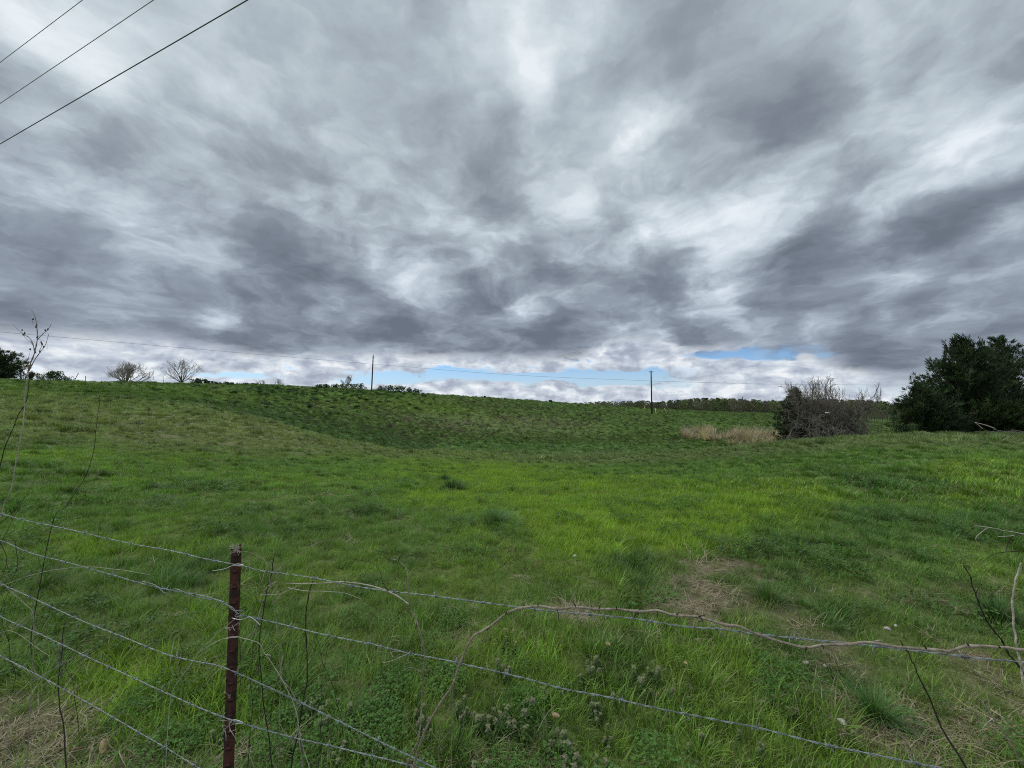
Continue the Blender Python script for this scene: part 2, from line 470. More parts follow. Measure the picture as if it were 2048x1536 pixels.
# ------------------------------------------------------------------ what grows where (plan map)
def ell(px, py, cx, cy, rx, ry, tilt=0, soft=.58):
    t = R(tilt); dx_ = px - cx; dy_ = py - cy
    u = (dx_ * math.cos(t) + dy_ * math.sin(t)) / rx; w = (-dx_ * math.sin(t) + dy_ * math.cos(t)) / ry
    return 1 - sst(np.hypot(u, w), 1 - soft, 1 + soft)
BRIGHT = [(1010,955,190,30,4,.9),(1230,1005,370,52,5,1),(1330,1050,240,40,-4,1),(1120,1075,120,32,0,.8),(930,985,110,50,0,.8),(1500,1005,150,48,-3,1),(1330,985,250,30,3,1),(1000,1010,150,40,6,.9),(1080,1045,170,40,4,.9),(860,935,100,22,0,.6),
          (1960,945,130,32,-3,.8),(1940,985,110,28,0,.7),(2080,960,120,40,0,.7),
          (300,1105,190,20,3,.55),(360,918,120,9,0,.5),(120,912,150,8,0,.5),(640,1160,110,30,0,.3),(780,800,190,18,8,.4),(430,790,330,12,3,.35),(60,775,160,16,0,.4),
          (330,1370,180,80,10,.6),(1060,1330,190,60,8,.5),(1450,1330,110,45,0,.4),(1180,1270,200,30,0,.25),(470,1200,90,60,0,.3),(1140,1150,140,30,0,.3)]
DRY = [(1440,1115,100,13,0,.8),(1390,1185,85,30,25,.75),(1370,1225,75,18,0,.8),(1120,1240,60,13,5,1),(1035,1117,32,6,0,.6),(1500,1150,60,12,0,.7),(1440,1195,130,30,5,.38),(1560,1250,90,18,6,.4),(1290,1290,60,12,0,.45),(1410,1130,60,16,0,.7),(1440,1250,110,14,10,.6),
       (1640,1280,60,10,5,.8),(1560,1215,60,12,0,.6),(1800,1470,90,60,20,.7),(1690,1340,60,40,30,.4),(1990,1440,110,110,0,.38),(1960,1320,70,22,0,.7),(1800,1185,60,8,0,.5),(1960,1160,60,30,0,.35),
       (50,1500,170,80,-10,.78),(10,1440,60,60,0,.7),(350,1540,230,26,0,.9),(1200,1285,70,14,0,.4),(960,1290,40,20,0,.5),(1010,1520,80,30,0,.4),(1900,1200,80,12,0,.4),
       (350,860,230,30,8,.28),(560,870,120,16,18,.28),(1000,850,220,24,3,.22),(560,1000,200,30,0,.1)]
DARK = [(1850,1050,240,50,0,.7),(1780,985,120,28,10,.7),(150,1000,300,60,0,.5),(1960,1260,130,50,0,.7),(1760,1230,150,30,0,.5),(620,1090,200,50,0,.4),(560,785,60,13,8,.9),(730,783,100,10,4,.8),
        (350,1160,140,40,0,.5),(700,1420,280,90,0,.35),(1100,1460,300,60,0,.4),(800,1060,120,40,0,.4),(1990,1080,130,40,0,.5),(560,1140,60,25,0,.5),(1690,1110,120,30,0,.4),(1550,1105,90,12,0,.5),
        (1230,1110,50,12,0,.6),(1500,1290,110,30,0,.3),(100,890,120,12,0,.4)]
def plan(X, Y, Z):
    px, py = project(X, Y, Z)
    ok = (Y > .5)
    # ragged outlines for every patch
    r = np.hypot(X, Y)
    sc = np.maximum(r * .12, .25)
    j = 1 / np.maximum(2 ** np.round(np.log2(np.maximum(r, .5) / 6)), .25)
    wx = (fbm(X * .9, Y * .9, 31, 4, .6) - .5); wy = (fbm(X * .9 + 40, Y * .9, 32, 4, .6) - .5)
    amp = np.clip(900 / np.maximum(r, 1.5), 10, 200)
    px = px + wx * amp * 1.6; py = py + wy * amp * .42
    def acc(L):
        s = np.zeros_like(px)
        for (cx, cy, rx, ry, t, a) in L: s = np.maximum(s, a * ell(px, py, cx, cy, rx, ry, t))
        return np.where(ok, s, 0)
    return acc(BRIGHT), acc(DRY), acc(DARK)
# leaf and soil colours (albedo)
G_MID = np.array((.180, .320, .056)); G_DEEP = np.array((.098, .210, .045)); G_BRI = np.array((.250, .390, .035))
G_BLUE = np.array((.140, .255, .070)); G_DRY = np.array((.34, .27, .16)); G_OLIVE = np.array((.165, .235, .060))
def tint_at(X, Y, Z):
    b, d, k_ = plan(X, Y, Z)
    n1_ = fbm(X / 2.6, Y / 2.6, 21, 4, .55); n2_ = fbm(X / .5, Y / .5, 22, 2)
    n3_ = fbm(X / 14, Y / 14, 23, 3)
    t = tuss(X, Y)
    def L(a, c, w): return a * (1 - w[:, None]) + c * w[:, None]
    col = L(np.broadcast_to(G_MID, (len(X), 3)), G_OLIVE, sst(n3_, .45, .7) * .6)
    col = L(col, G_BRI, sst(n1_, .52, .72) * .30)
    bb_ = np.clip(b * 1.15 * (.75 + .5 * n2_), 0, 1)
    t = t * (1 - .75 * b)
    col = L(col, G_BRI, bb_ * (1 - .6 * t))
    col = L(col, G_DEEP, np.clip(k_ * .6 + t * .5, 0, .9))
    col = L(col, G_BLUE, sst(fbm(X / 1.7 + 9, Y / 1.7, 24, 3), .56, .7) * .3 * (1 - b))
    col = L(col, np.where((X < 0)[:, None], np.array((.235, .295, .105)), np.array((.200, .262, .100))), sst(np.hypot(X, Y), 15, 24) * (1 - b) * (1 - k_) * .85)  # olive shoulder and knoll, lightened so the relief reads in colour
    # the grazed far hillside: olive-brown ground with greener, rounder tussocks, darkened in colour to shade the hollow
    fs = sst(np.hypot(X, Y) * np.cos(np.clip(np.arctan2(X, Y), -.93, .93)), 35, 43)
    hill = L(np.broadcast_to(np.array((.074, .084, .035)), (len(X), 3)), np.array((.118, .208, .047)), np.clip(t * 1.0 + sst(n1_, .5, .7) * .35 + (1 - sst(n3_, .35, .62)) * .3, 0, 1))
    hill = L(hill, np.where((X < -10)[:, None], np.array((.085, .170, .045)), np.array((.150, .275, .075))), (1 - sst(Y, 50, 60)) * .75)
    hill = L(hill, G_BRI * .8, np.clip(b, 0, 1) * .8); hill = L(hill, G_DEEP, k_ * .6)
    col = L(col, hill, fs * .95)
    d2 = np.clip(d * (.55 + .9 * fbm(X / .8, Y / .8, 25, 3)) * 1.2 - .06, 0, 1)
    col = L(col, np.array((.26, .27, .12)), d2 * .55)
    return col, b, d2, k_, t

def make_ground():
    r1 = np.exp(np.linspace(math.log(.35), math.log(14), 150))
    r2 = np.arange(14.3, 125, .30)
    r3 = np.exp(np.linspace(math.log(125.5), math.log(6000), 110))
    rr = np.concatenate([r1, r2, r3])
    az_ = np.radians(np.concatenate([np.arange(-180, -64, 2.0), np.arange(-64, 64, .22), np.arange(64, 180, 2.0)]))
    na, nr = len(az_), len(rr)
    Ag, Rg = np.meshgrid(az_, rr, indexing='ij')
    X = (np.sin(Ag) * Rg).ravel(); Y = (np.cos(Ag) * Rg).ravel()
    Z = ground_h(X, Y)
    V = np.concatenate([np.stack([X, Y, Z], 1), [[0, 0, 0]]])
    i = np.arange(na)[:, None]; j = np.arange(nr - 1)[None, :]
    i2 = (i + 1) % na
    F = np.stack([i * nr + j, i * nr + j + 1, i2 * nr + j + 1, i2 * nr + j], -1).reshape(-1, 4)
    i = np.arange(na); F3 = np.stack([np.full(na, na * nr), i * nr, ((i + 1) % na) * nr], 1)
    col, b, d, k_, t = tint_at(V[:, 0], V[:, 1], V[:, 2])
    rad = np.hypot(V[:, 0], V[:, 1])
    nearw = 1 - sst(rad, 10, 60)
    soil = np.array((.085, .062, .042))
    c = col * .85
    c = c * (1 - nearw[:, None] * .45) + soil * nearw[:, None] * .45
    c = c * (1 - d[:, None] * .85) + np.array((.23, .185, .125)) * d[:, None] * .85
    m, gg = newmat('pasture_ground')
    tcn = gg.n('ShaderNodeTexCoord')
    a = attr(gg, 'tint')
    n = gg.noise(tcn.outputs['Object'], 14.0, 8, .72)
    nn = gg.noise(tcn.outputs['Object'], 130.0, 3, .7)
    f = gg.m('ADD', gg.m('MULTIPLY', n, .9), gg.m('MULTIPLY', nn, .7))
    cc = gg.v('SCALE', a, scale=gg.smooth(f, .58, 1.02, .30, 1.6, 'LINEAR'))
    bp = gg.n('ShaderNodeBump'); bp.inputs['Strength'].default_value = .8; bp.inputs['Distance'].default_value = .05
    gg.put(bp.inputs['Height'], n)
    finish(m, gg, princ(gg, cc, .9, .1, 0, bp.outputs[0]))
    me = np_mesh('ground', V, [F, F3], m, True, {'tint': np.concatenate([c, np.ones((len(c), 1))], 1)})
    o = add('ground', me); tag(o, kind='structure')
    return o
make_ground()

# ------------------------------------------------------------------ grass
def blades(n, rad, h0, h1, w, bend, spread, dryp=.05, levels=4, flat=0.0, seed=0, varr=.25, center=False):
    "a tuft of n separate grass blades"
    g_ = np.random.default_rng(seed)
    a = g_.uniform(0, 2 * np.pi, n); r = rad * np.sqrt(g_.uniform(0, 1, n))
    if center: r = rad * g_.uniform(0, 1, n) ** 1.3
    x0 = r * np.cos(a); y0 = r * np.sin(a)
    h = g_.uniform(h0, h1, n) * (1 - .35 * (r / rad) ** 2)
    da = a + g_.normal(0, spread, n) if center else g_.uniform(0, 2 * np.pi, n)
    lean = np.abs(g_.normal(0, .28, n)) + (.55 * r / rad if center else 0) + flat
    bd = bend * g_.uniform(.3, 1.3, n)
    V = np.zeros((n, levels, 2, 3)); 
    px_ = x0.copy(); py_ = y0.copy(); pz = np.full(n, -.02)
    seg = (h + .02) / (levels - 1)
    tw = g_.uniform(0, np.pi, n)
    for L in range(levels):
        f = L / (levels - 1)
        ww = w * g_.uniform(.7, 1.3, n) * (1 - f ** 1.6 * .93)
        sx_ = -np.sin(da + tw * .3) * ww / 2; sy_ = np.cos(da + tw * .3) * ww / 2
        V[:, L, 0] = np.stack([px_ - sx_, py_ - sy_, pz], 1); V[:, L, 1] = np.stack([px_ + sx_, py_ + sy_, pz], 1)
        th = np.clip(lean + bd * f * 1.6, 0, 2.3)
        px_ = px_ + np.sin(th) * seg * np.cos(da); py_ = py_ + np.sin(th) * seg * np.sin(da); pz = pz + np.cos(th) * seg
    pz_min = 0
    i = np.arange(n)[:, None] * levels * 2; L = np.arange(levels - 1)[None, :] * 2
    F = np.stack([i + L, i + L + 1, i + L + 3, i + L + 2], -1).reshape(-1, 4)
    v = g_.uniform(1 - varr * 1.7, 1 + varr * 1.7, n); dr = (g_.uniform(0, 1, n) < dryp) * g_.uniform(.5, 1, n)
    col = np.stack([v, dr, v * 0, v * 0 + 1], 1)
    col = np.repeat(col, levels * 2, 0)
    return V.reshape(-1, 3), F, col
M_GRASS = mat_grass()
LIB = bpy.data.collections.new('tuft library')        # not linked to the scene: only instanced
def proto_coll(name, meshes):
    c = bpy.data.collections.new(name)
    for i, me in enumerate(meshes):
        o = bpy.data.objects.new('%s_%02d' % (name, i), me); c.objects.link(o)
    return c
def scatter(name, X, Y, coll, nproto, scale, tint, label, cat='grass', tiltn=.12, zoff=0.0, sxy=None, rot=None):
    Z = ground_h(X, Y) + zoff
    n = len(X)
    rt = np.stack([rng.normal(0, tiltn, n), rng.normal(0, tiltn, n), rng.uniform(0, 6.283, n)], 1)
    if rot is not None: rt = rot
    sc = np.stack([scale if sxy is None else sxy, scale if sxy is None else sxy, scale], 1)
    me = np_mesh(name, np.stack([X, Y, Z], 1), [], None, False,
                 {'rot': rt, 'scl': sc, 'tint': np.concatenate([tint, np.ones((n, 1))], 1)})
    pk = me.attributes.new('pick', 'INT', 'POINT'); pk.data.foreach_set('value', rng.integers(0, nproto, n).astype(np.int32))
    o = add(name, me)
    tag(o, label, cat, kind='stuff')
    ng = bpy.data.node_groups.new(name + '_scatter', 'GeometryNodeTree')
    ng.interface.new_socket('Geometry', in_out='INPUT', socket_type='NodeSocketGeometry')
    ng.interface.new_socket('Geometry', in_out='OUTPUT', socket_type='NodeSocketGeometry')
    N = ng.nodes; Lk = ng.links
    gi = N.new('NodeGroupInput'); go = N.new('NodeGroupOutput')
    ip = N.new('GeometryNodeInstanceOnPoints'); ci = N.new('GeometryNodeCollectionInfo')
    ci.inputs['Collection'].default_value = coll
    ci.inputs['Separate Children'].default_value = True
    ci.inputs['Reset Children'].default_value = True
    ip.inputs['Pick Instance'].default_value = True
    def na(nm, t):
        q = N.new('GeometryNodeInputNamedAttribute'); q.data_type = t; q.inputs['Name'].default_value = nm
        return [x for x in q.outputs if x.enabled][0]
    Lk.new(gi.outputs[0], ip.inputs['Points']); Lk.new(ci.outputs[0], ip.inputs['Instance'])
    Lk.new(na('pick', 'INT'), ip.inputs['Instance Index'])
    Lk.new(na('rot', 'FLOAT_VECTOR'), ip.inputs['Rotation']); Lk.new(na('scl', 'FLOAT_VECTOR'), ip.inputs['Scale'])
    Lk.new(ip.outputs[0], go.inputs[0])
    md = o.modifiers.new('scatter', 'NODES'); md.node_group = ng
    return o
def sample(r0, r1, dens, amax=64):
    "random plan points in a ring sector ahead of the camera"
    a = R(amax)
    n = int(a * (r1 * r1 - r0 * r0) * dens)
    r = np.sqrt(rng.uniform(r0 * r0, r1 * r1, n)); t = rng.uniform(-a, a, n)
    return r * np.sin(t), r * np.cos(t)
def tuft_meshes(specs, prefix):
    out = []
    for i, s in enumerate(specs):
        V, F, c = blades(seed=100 + i, **s)
        out.append(np_mesh('%s_%d' % (prefix, i), V, F, M_GRASS, True, {'var': c}))
    return out
# near turf: fine blades
near_c = proto_coll('turf_tuft', tuft_meshes([
    dict(n=70, rad=.11, h0=.03, h1=.11, w=.0042, bend=.7, spread=.8, dryp=.06),
    dict(n=70, rad=.11, h0=.03, h1=.13, w=.0038, bend=.9, spread=.8, dryp=.10),
    dict(n=60, rad=.10, h0=.04, h1=.15, w=.0046, bend=.8, spread=.8, dryp=.05),
    dict(n=80, rad=.13, h0=.02, h1=.08, w=.0040, bend=.5, spread=.8, dryp=.12)], 'turf'))
tall_c = proto_coll('tall_tuft', tuft_meshes([
    dict(n=75, rad=.07, h0=.07, h1=.18, w=.0046, bend=.6, spread=.5, dryp=.05, center=True, levels=5),
    dict(n=60, rad=.06, h0=.06, h1=.16, w=.0044, bend=.7, spread=.5, dryp=.08, center=True, levels=5),
    dict(n=95, rad=.10, h0=.07, h1=.18, w=.0046, bend=.65, spread=.6, dryp=.06, center=True, levels=5)], 'tall'))
straw_c = proto_coll('straw_tuft', tuft_meshes([
    dict(n=46, rad=.13, h0=.06, h1=.17, w=.0042, bend=.3, spread=1, dryp=1.0, flat=1.25, levels=3, varr=.35),
    dict(n=40, rad=.12, h0=.05, h1=.20, w=.0046, bend=.4, spread=1, dryp=1.0, flat=1.05, levels=4, varr=.35)], 'straw'))
mid_c = proto_coll('mid_tuft', tuft_meshes([
    dict(n=110, rad=.20, h0=.03, h1=.08, w=.0078, bend=.7, spread=.8, dryp=.06, levels=3),
    dict(n=110, rad=.22, h0=.03, h1=.095, w=.0076, bend=.8, spread=.8, dryp=.08, levels=3)], 'mid'))
midtall_c = proto_coll('mid_tall_tuft', tuft_meshes([
    dict(n=120, rad=.13, h0=.05, h1=.125, w=.0078, bend=.5, spread=.5, dryp=.05, center=True),
    dict(n=140, rad=.17, h0=.05, h1=.13, w=.0078, bend=.5, spread=.6, dryp=.06, center=True)], 'midtall'))
far_c = proto_coll('far_tuft', tuft_meshes([
    dict(n=80, rad=.38, h0=.06, h1=.20, w=.024, bend=.6, spread=.8, dryp=.06, levels=3),
    dict(n=80, rad=.42, h0=.08, h1=.24, w=.026, bend=.7, spread=.8, dryp=.05, levels=3)], 'far'))
fartall_c = proto_coll('far_tall_tuft', tuft_meshes([
    dict(n=90, rad=.34, h0=.14, h1=.36, w=.030, bend=.7, spread=.6, dryp=.05, center=True, levels=3),
    dict(n=90, rad=.42, h0=.12, h1=.32, w=.034, bend=.8, spread=.6, dryp=.08, center=True, levels=3)], 'fartall'))

def jit(col, s=.24):
    f = rng.normal(1, s, (len(col), 1)); h = rng.normal(0, .05, (len(col), 1))
    c = col * np.clip(f, .5, 1.6); c[:, 0:1] *= (1 + h); return np.clip(c, .005, .9)
def grass_zone(tag_, r0, r1, dens, cturf, nturf, ctall, ntall, tallk, smin=.8, smax=1.25, where=''):
    X, Y = sample(r0, r1, dens)
    Z = ground_h(X, Y)
    col, b, d, k_, t = tint_at(X, Y, Z)
    u = rng.uniform(0, 1, len(X))
    lush = fbm(X / 1.4 + 5, Y / 1.4, 41, 3)
    keep = u > d * .80
    X, Y, Z, col, b, d, k_, t, lush = [q[keep] for q in (X, Y, Z, col, b, d, k_, t, lush)]
    u = rng.uniform(0, 1, len(X))
    ptall = np.clip((.05 + tallk * (t * .9 + sst(lush, .5, .68) * .35 + k_ * .25)) * (1 - .75 * b) - d * .3, 0, .95)
    tall = u < ptall
    s = rng.uniform(smin, smax, len(X)) * (1 + .35 * (lush - .5)) * (1 - .35 * d) * (1 + .25 * b)
    c = jit(col)
    scatter('grass', X[~tall], Y[~tall], cturf, nturf, s[~tall], c[~tall], 'short green turf covering the pasture ' + where)
    scatter('tall_grass', X[tall], Y[tall], ctall, ntall, (s * rng.uniform(.6, 1.2, len(s)))[tall], c[tall] * .86, 'taller dark green grass tufts in the pasture ' + where)
grass_zone('near', .75, 3.2, 150, near_c, 4, tall_c, 3, .30, where='right by the wire fence')
grass_zone('near2', 3.2, 8.5, 125, near_c, 4, tall_c, 3, .46, .68, 1.05, where='a few steps past the fence')
grass_zone('mid', 8.5, 26, 32, mid_c, 2, midtall_c, 2, .62, where='on the near slopes')
grass_zone('far', 26, 70, 8.0, far_c, 2, fartall_c, 2, .35, where='around the hollow')
grass_zone('farther', 70, 185, 2.0, far_c, 2, fartall_c, 2, .35, 1.1, 1.6, where='on the far hillside')

# straw and thatch lying in the worn places
def straw_zone(r0, r1, dens, s0, s1, where):
    X, Y = sample(r0, r1, dens)
    Z = ground_h(X, Y); col, b, d, k_, t = tint_at(X, Y, Z)
    keep = rng.uniform(0, 1, len(X)) < (d * 1.0 + .03)
    X, Y = X[keep], Y[keep]
    c = np.array((.2, .17, .1)) * np.ones((len(X), 1))
    scatter('dry_grass', X, Y, straw_c, 2, rng.uniform(s0, s1, len(X)), c, 'bleached dry grass lying flat in worn patches ' + where, tiltn=.2, zoff=.008)
straw_zone(.75, 3.2, 330, .7, 1.3, 'near the fence')
straw_zone(3.2, 9, 70, .9, 1.6, 'out in the pasture')

# ------------------------------------------------------------------ leafy ground plants
M_LEAF = mat_var('leaf', .25)
def quads(cen, u, v, su, sv):
    "leaf quads (kites): centre, length dir, width dir, sizes -> V,F"
    su = np.asarray(su)[:, None]; sv = np.asarray(sv)[:, None]
    a = cen - u * su; b = cen - u * su * .1 + v * sv; c = cen + u * su; d = cen - u * su * .1 - v * sv
    V = np.stack([a, b, c, d], 1).reshape(-1, 3)
    return V, np.arange(len(V)).reshape(-1, 4)
def unit(a): return a / np.maximum(np.linalg.norm(a, axis=-1, keepdims=True), 1e-9)
def col4(c): return np.concatenate([c, np.ones((len(c), 1))], 1)
def deadnettle(seed):
    g_ = np.random.default_rng(seed); VV = []; FF = []; CC = []; o = 0
    for s in range(5):
        bx, by = g_.normal(0, .045, 2); h = g_.uniform(.07, .15); lx, ly = g_.normal(0, .12, 2)
        hue = g_.uniform(0, 1)
        nw = int(h / .013)
        for w in range(nw):
            f = (w + 1) / nw; z = h * f
            n = 4; a0 = w * .785 + g_.uniform(0, .3)
            a = a0 + np.arange(n) * 1.571 + g_.normal(0, .15, n)
            sz = (.017 if f < .55 else .015 * (1.25 - .55 * f)) * g_.uniform(.8, 1.2, n)
            dn = (.15 if f < .5 else -.35)
            u = unit(np.stack([np.cos(a), np.sin(a), np.full(n, dn) + g_.normal(0, .15, n)], 1))
            v = unit(np.stack([-np.sin(a), np.cos(a), g_.normal(0, .2, n)], 1))
            cen = np.array([bx + lx * z, by + ly * z, z]) + u * sz[:, None]
            V, F = quads(cen, u, v, sz, sz * .75)
            top = np.array((.20, .24, .10)) * (1 - hue) + np.array((.22, .19, .14)) * hue
            c = np.array((.085, .15, .04)) * (1 - sst(f, .7, .98)) + top * sst(f, .7, .98)
            VV.append(V); FF.append(F + o); o += len(V); CC.append(np.repeat((c * g_.uniform(.8, 1.2, (n, 1))), 4, 0))
        t = np.array([[bx - .001, by, -.02], [bx + .001, by, -.02], [bx + lx * h + .001, by + ly * h, h], [bx + lx * h - .001, by + ly * h, h]])
        VV.append(t); FF.append(np.arange(4)[None] + o); o += 4; CC.append(np.repeat([[.13, .10, .07]], 4, 0))
    return np_mesh('deadnettle', np.concatenate(VV), np.concatenate(FF), M_LEAF, False, {'col': col4(np.concatenate(CC))})
def clover(seed, n=110, rad=.10, size=.0055, h=.055, c0=(.085, .18, .038), stem=True):
    g_ = np.random.default_rng(seed)
    a = g_.uniform(0, 6.283, n); r = rad * np.sqrt(g_.uniform(0, 1, n))
    p = np.stack([r * np.cos(a), r * np.sin(a), g_.uniform(.25, 1, n) * h * (1.1 - .4 * (r / rad))], 1)
    VV = []; CC = []
    for k in range(3):
        b = g_.uniform(0, 6.283, n) + k * 2.09
        u = unit(np.stack([np.cos(b), np.sin(b), g_.normal(.1, .3, n)], 1)); v = unit(np.stack([-np.sin(b), np.cos(b), g_.normal(0, .3, n)], 1))
        s = size * g_.uniform(.7, 1.25, n)
        V, F = quads(p + u * s[:, None], u, v, s, s * .75); VV.append(V)
        CC.append(np.repeat(np.array(c0)[None] * g_.uniform(.7, 1.35, (n, 1)), 4, 0))
    V = np.concatenate(VV)
    return np_mesh('clover', V, np.arange(len(V)).reshape(-1, 4), M_LEAF, False, {'col': col4(np.concatenate(CC))})
nettle_c = proto_coll('deadnettle_tuft', [deadnettle(i) for i in range(5)])
clover_c = proto_coll('clover_patch', [clover(1), clover(2, 130, .12, .006, .07), clover(3, 110, .10, .005, .05, (.10, .20, .04))])
cloverb_c = proto_coll('clover_patch_wide', [clover(4, 90, .22, .011, .07, (.07, .14, .035)), clover(5, 90, .24, .012, .08, (.085, .17, .038))])
def region(L, r0, r1, dens, base=0.0):
    X, Y = sample(r0, r1, dens)
    Z = ground_h(X, Y)
    px, py = project(X, Y, Z)
    px = px + (fbm(X * 1.3, Y * 1.3, 51, 3) - .5) * 260; py = py + (fbm(X * 1.3 + 30, Y * 1.3, 52, 3) - .5) * 110
    s = np.full(len(X), base)
    for (cx, cy, rx, ry, t, a) in L: s = np.maximum(s, a * ell(px, py, cx, cy, rx, ry, t))
    k_ = rng.uniform(0, 1, len(X)) < s
    return X[k_], Y[k_]
white = lambda n: np.ones((n, 3)) * .1
X, Y = region([(1050,1500,420,90,0,1), (700,1470,200,90,0,.6), (1330,1420,170,40,0,.9), (1480,1500,200,60,0,.5), (560,1480,120,70,0,.35), (1020,1330,60,40,0,.4), (1560,1370,60,60,0,.3)], .9, 2.7, 34)
scatter('deadnettle', X, Y, nettle_c, 5, rng.uniform(.42, .85, len(X)), white(len(X)), 'pale purple-topped dead-nettle weeds among the grass beside the fence', 'weeds', .1)
CL = [(640,1440,330,120,0,.55),(300,1460,160,80,0,.7),(1250,1200,110,22,0,.9),(1740,1225,130,30,0,1),(880,1380,120,60,0,.7),(170,1280,170,60,0,.5),(1200,1460,200,70,0,.45),(700,1200,90,30,0,.5),(1600,1115,160,16,0,.8),(1250,1115,90,12,0,.8),(1790,1115,100,12,0,.6),(900,1230,60,24,0,.6),(1500,1330,80,30,0,.35)]
X, Y = region(CL, .8, 3.4, 60, .05)
scatter('clover', X, Y, clover_c, 3, rng.uniform(.8, 1.4, len(X)), white(len(X)), 'small dark clover leaves mixed into the turf close to the fence', 'clover', .15, .02)
X, Y = region(CL, 3.4, 11, 11, .10)
scatter('clover', X, Y, cloverb_c, 2, rng.uniform(.8, 1.4, len(X)), white(len(X)), 'clover patches in the open pasture past the fence', 'clover', .15, .02)

# single tufts that stand out
def lone_tuft(px, row_Y, col, sc, label, specs):
    p = on_ground(px, row_Y)
    V, F, c = blades(**specs)
    tintc = np.array(col)
    cc = tintc[None] * c[:, :1]; dr = c[:, 1:2]
    cc = cc * (1 - dr) + np.array((.34, .28, .17)) * dr
    me = np_mesh('grass_tuft', V * sc, F, M_LEAF, True, {'col': col4(cc)})
    o = add('grass_tuft', me, None, p); tag(o, label, 'grass tuft')
lone_tuft(905, 9.4, (.05, .115, .035), 1.0, 'dark round tuft on the bright patch, nearer of the two at its left end', dict(n=420, rad=.26, h0=.2, h1=.38, w=.014, bend=.7, spread=.5, center=True, seed=1))
lone_tuft(890, 11.6, (.06, .13, .04), .9, 'smaller dark tuft just behind the round one on the bright patch', dict(n=320, rad=.26, h0=.16, h1=.3, w=.014, bend=.7, spread=.5, center=True, seed=2))
lone_tuft(1190, 12.8, (.06, .14, .06), 1.0, 'dark tuft alone in the far part of the bright green patch', dict(n=260, rad=.3, h0=.12, h1=.26, w=.016, bend=.8, spread=.6, center=True, seed=3))
lone_tuft(990, 5.7, (.14, .25, .09), 1.0, 'large loose bluish grass clump at the lower left edge of the bright patch', dict(n=620, rad=.36, h0=.15, h1=.38, w=.009, bend=.9, spread=.7, center=True, dryp=.08, seed=4))
lone_tuft(1523, 3.28, (.09, .19, .045), .85, 'compact green tuft standing in the worn dry ground right of centre', dict(n=380, rad=.12, h0=.12, h1=.27, w=.006, bend=.55, spread=.5, center=True, seed=5, dryp=.1))
lone_tuft(1965, 3.0, (.06, .13, .04), .85, 'dark upright tuft beside the thin stems at the right edge', dict(n=420, rad=.12, h0=.14, h1=.3, w=.006, bend=.5, spread=.5, center=True, seed=6, dryp=.12))
lone_tuft(1720, 2.05, (.11, .22, .06), .8, 'spreading grass clump just below the thorny cane, right of centre', dict(n=360, rad=.10, h0=.14, h1=.3, w=.006, bend=.9, spread=.6, center=True, seed=7, dryp=.06))

# ------------------------------------------------------------------ tubes
def spline(P, n):
    P = [np.array(p, float) for p in P]
    if len(P) < 3: return np.array([P[0] + (P[-1] - P[0]) * t for t in np.linspace(0, 1, n)])
    Q = [2 * P[0] - P[1]] + P + [2 * P[-1] - P[-2]]
    out = []
    m = len(P) - 1
    for t in np.linspace(0, m, n):
        i = min(int(t), m - 1); f = t - i
        a, b, c, d = Q[i:i + 4]
        out.append(.5 * ((2 * b) + (-a + c) * f + (2 * a - 5 * b + 4 * c - d) * f * f + (-a + 3 * b - 3 * c + d) * f ** 3))
    return np.array(out)
def tube(P, rad, sides=6):
    P = np.asarray(P, float); n = len(P)
    rad = np.broadcast_to(np.asarray(rad, float), (n,))
    T = unit(np.gradient(P, axis=0))
    ref = np.array([0, 0, 1.0]) if abs(T[0][2]) < .8 else np.array([1.0, 0, 0])
    U = unit(np.cross(T[0], ref)[None])[0]
    V = np.zeros((n, sides, 3))
    a = np.arange(sides) / sides * 2 * np.pi
    for i in range(n):
        U = U - T[i] * np.dot(U, T[i]); U = U / np.linalg.norm(U)
        B = np.cross(T[i], U)
        V[i] = P[i] + rad[i] * (np.cos(a)[:, None] * U + np.sin(a)[:, None] * B)
    V = V.reshape(-1, 3)
    i = np.arange(n - 1)[:, None] * sides; j = np.arange(sides)[None]; j2 = (j + 1) % sides
    F = np.stack([i + j, i + j2, i + sides + j2, i + sides + j], -1).reshape(-1, 4)
    c0 = len(V); V = np.concatenate([V, P[:1], P[-1:]])
    jj = np.arange(sides); k2 = (jj + 1) % sides
    F3 = np.concatenate([np.stack([np.full(sides, c0), k2, jj], 1), np.stack([np.full(sides, c0 + 1), (n - 1) * sides + jj, (n - 1) * sides + k2], 1)])
    return V, F, F3
class MB:
    def __init__(s): s.V = []; s.F4 = []; s.F3 = []; s.n = 0
    def add(s, V, F=None, F3=None):
        s.V.append(V)
        if F is not None and len(F): s.F4.append(F + s.n)
        if F3 is not None and len(F3): s.F3.append(F3 + s.n)
        s.n += len(V)
    def tube(s, P, rad, sides=6): s.add(*tube(P, rad, sides)); return s
    def box(s, a, b, M_=None):
        a = np.array(a, float); b = np.array(b, float)
        V = np.array([[x, y, z] for x in (a[0], b[0]) for y in (a[1], b[1]) for z in (a[2], b[2])])
        if M_ is not None: V = V @ M_.T
        s.add(V, np.array([[0, 1, 3, 2], [4, 6, 7, 5], [0, 4, 5, 1], [2, 3, 7, 6], [0, 2, 6, 4], [1, 5, 7, 3]])); return s
    def mesh(s, name, mat, smooth=True, origin=None):
        V = np.concatenate(s.V)
        if origin is not None: V = V - np.array(origin)
        L = [np.concatenate(x) for x in (s.F4, s.F3) if len(x)]
        return np_mesh(name, V, L, mat, smooth)
def knobs(n, r, every=9, amt=.6, seed=0):
    g_ = np.random.default_rng(seed); t = np.arange(n)
    return r * (1 + amt * np.exp(-((t % every) - every / 2) ** 2 / 1.2) + g_.normal(0, .05, n))

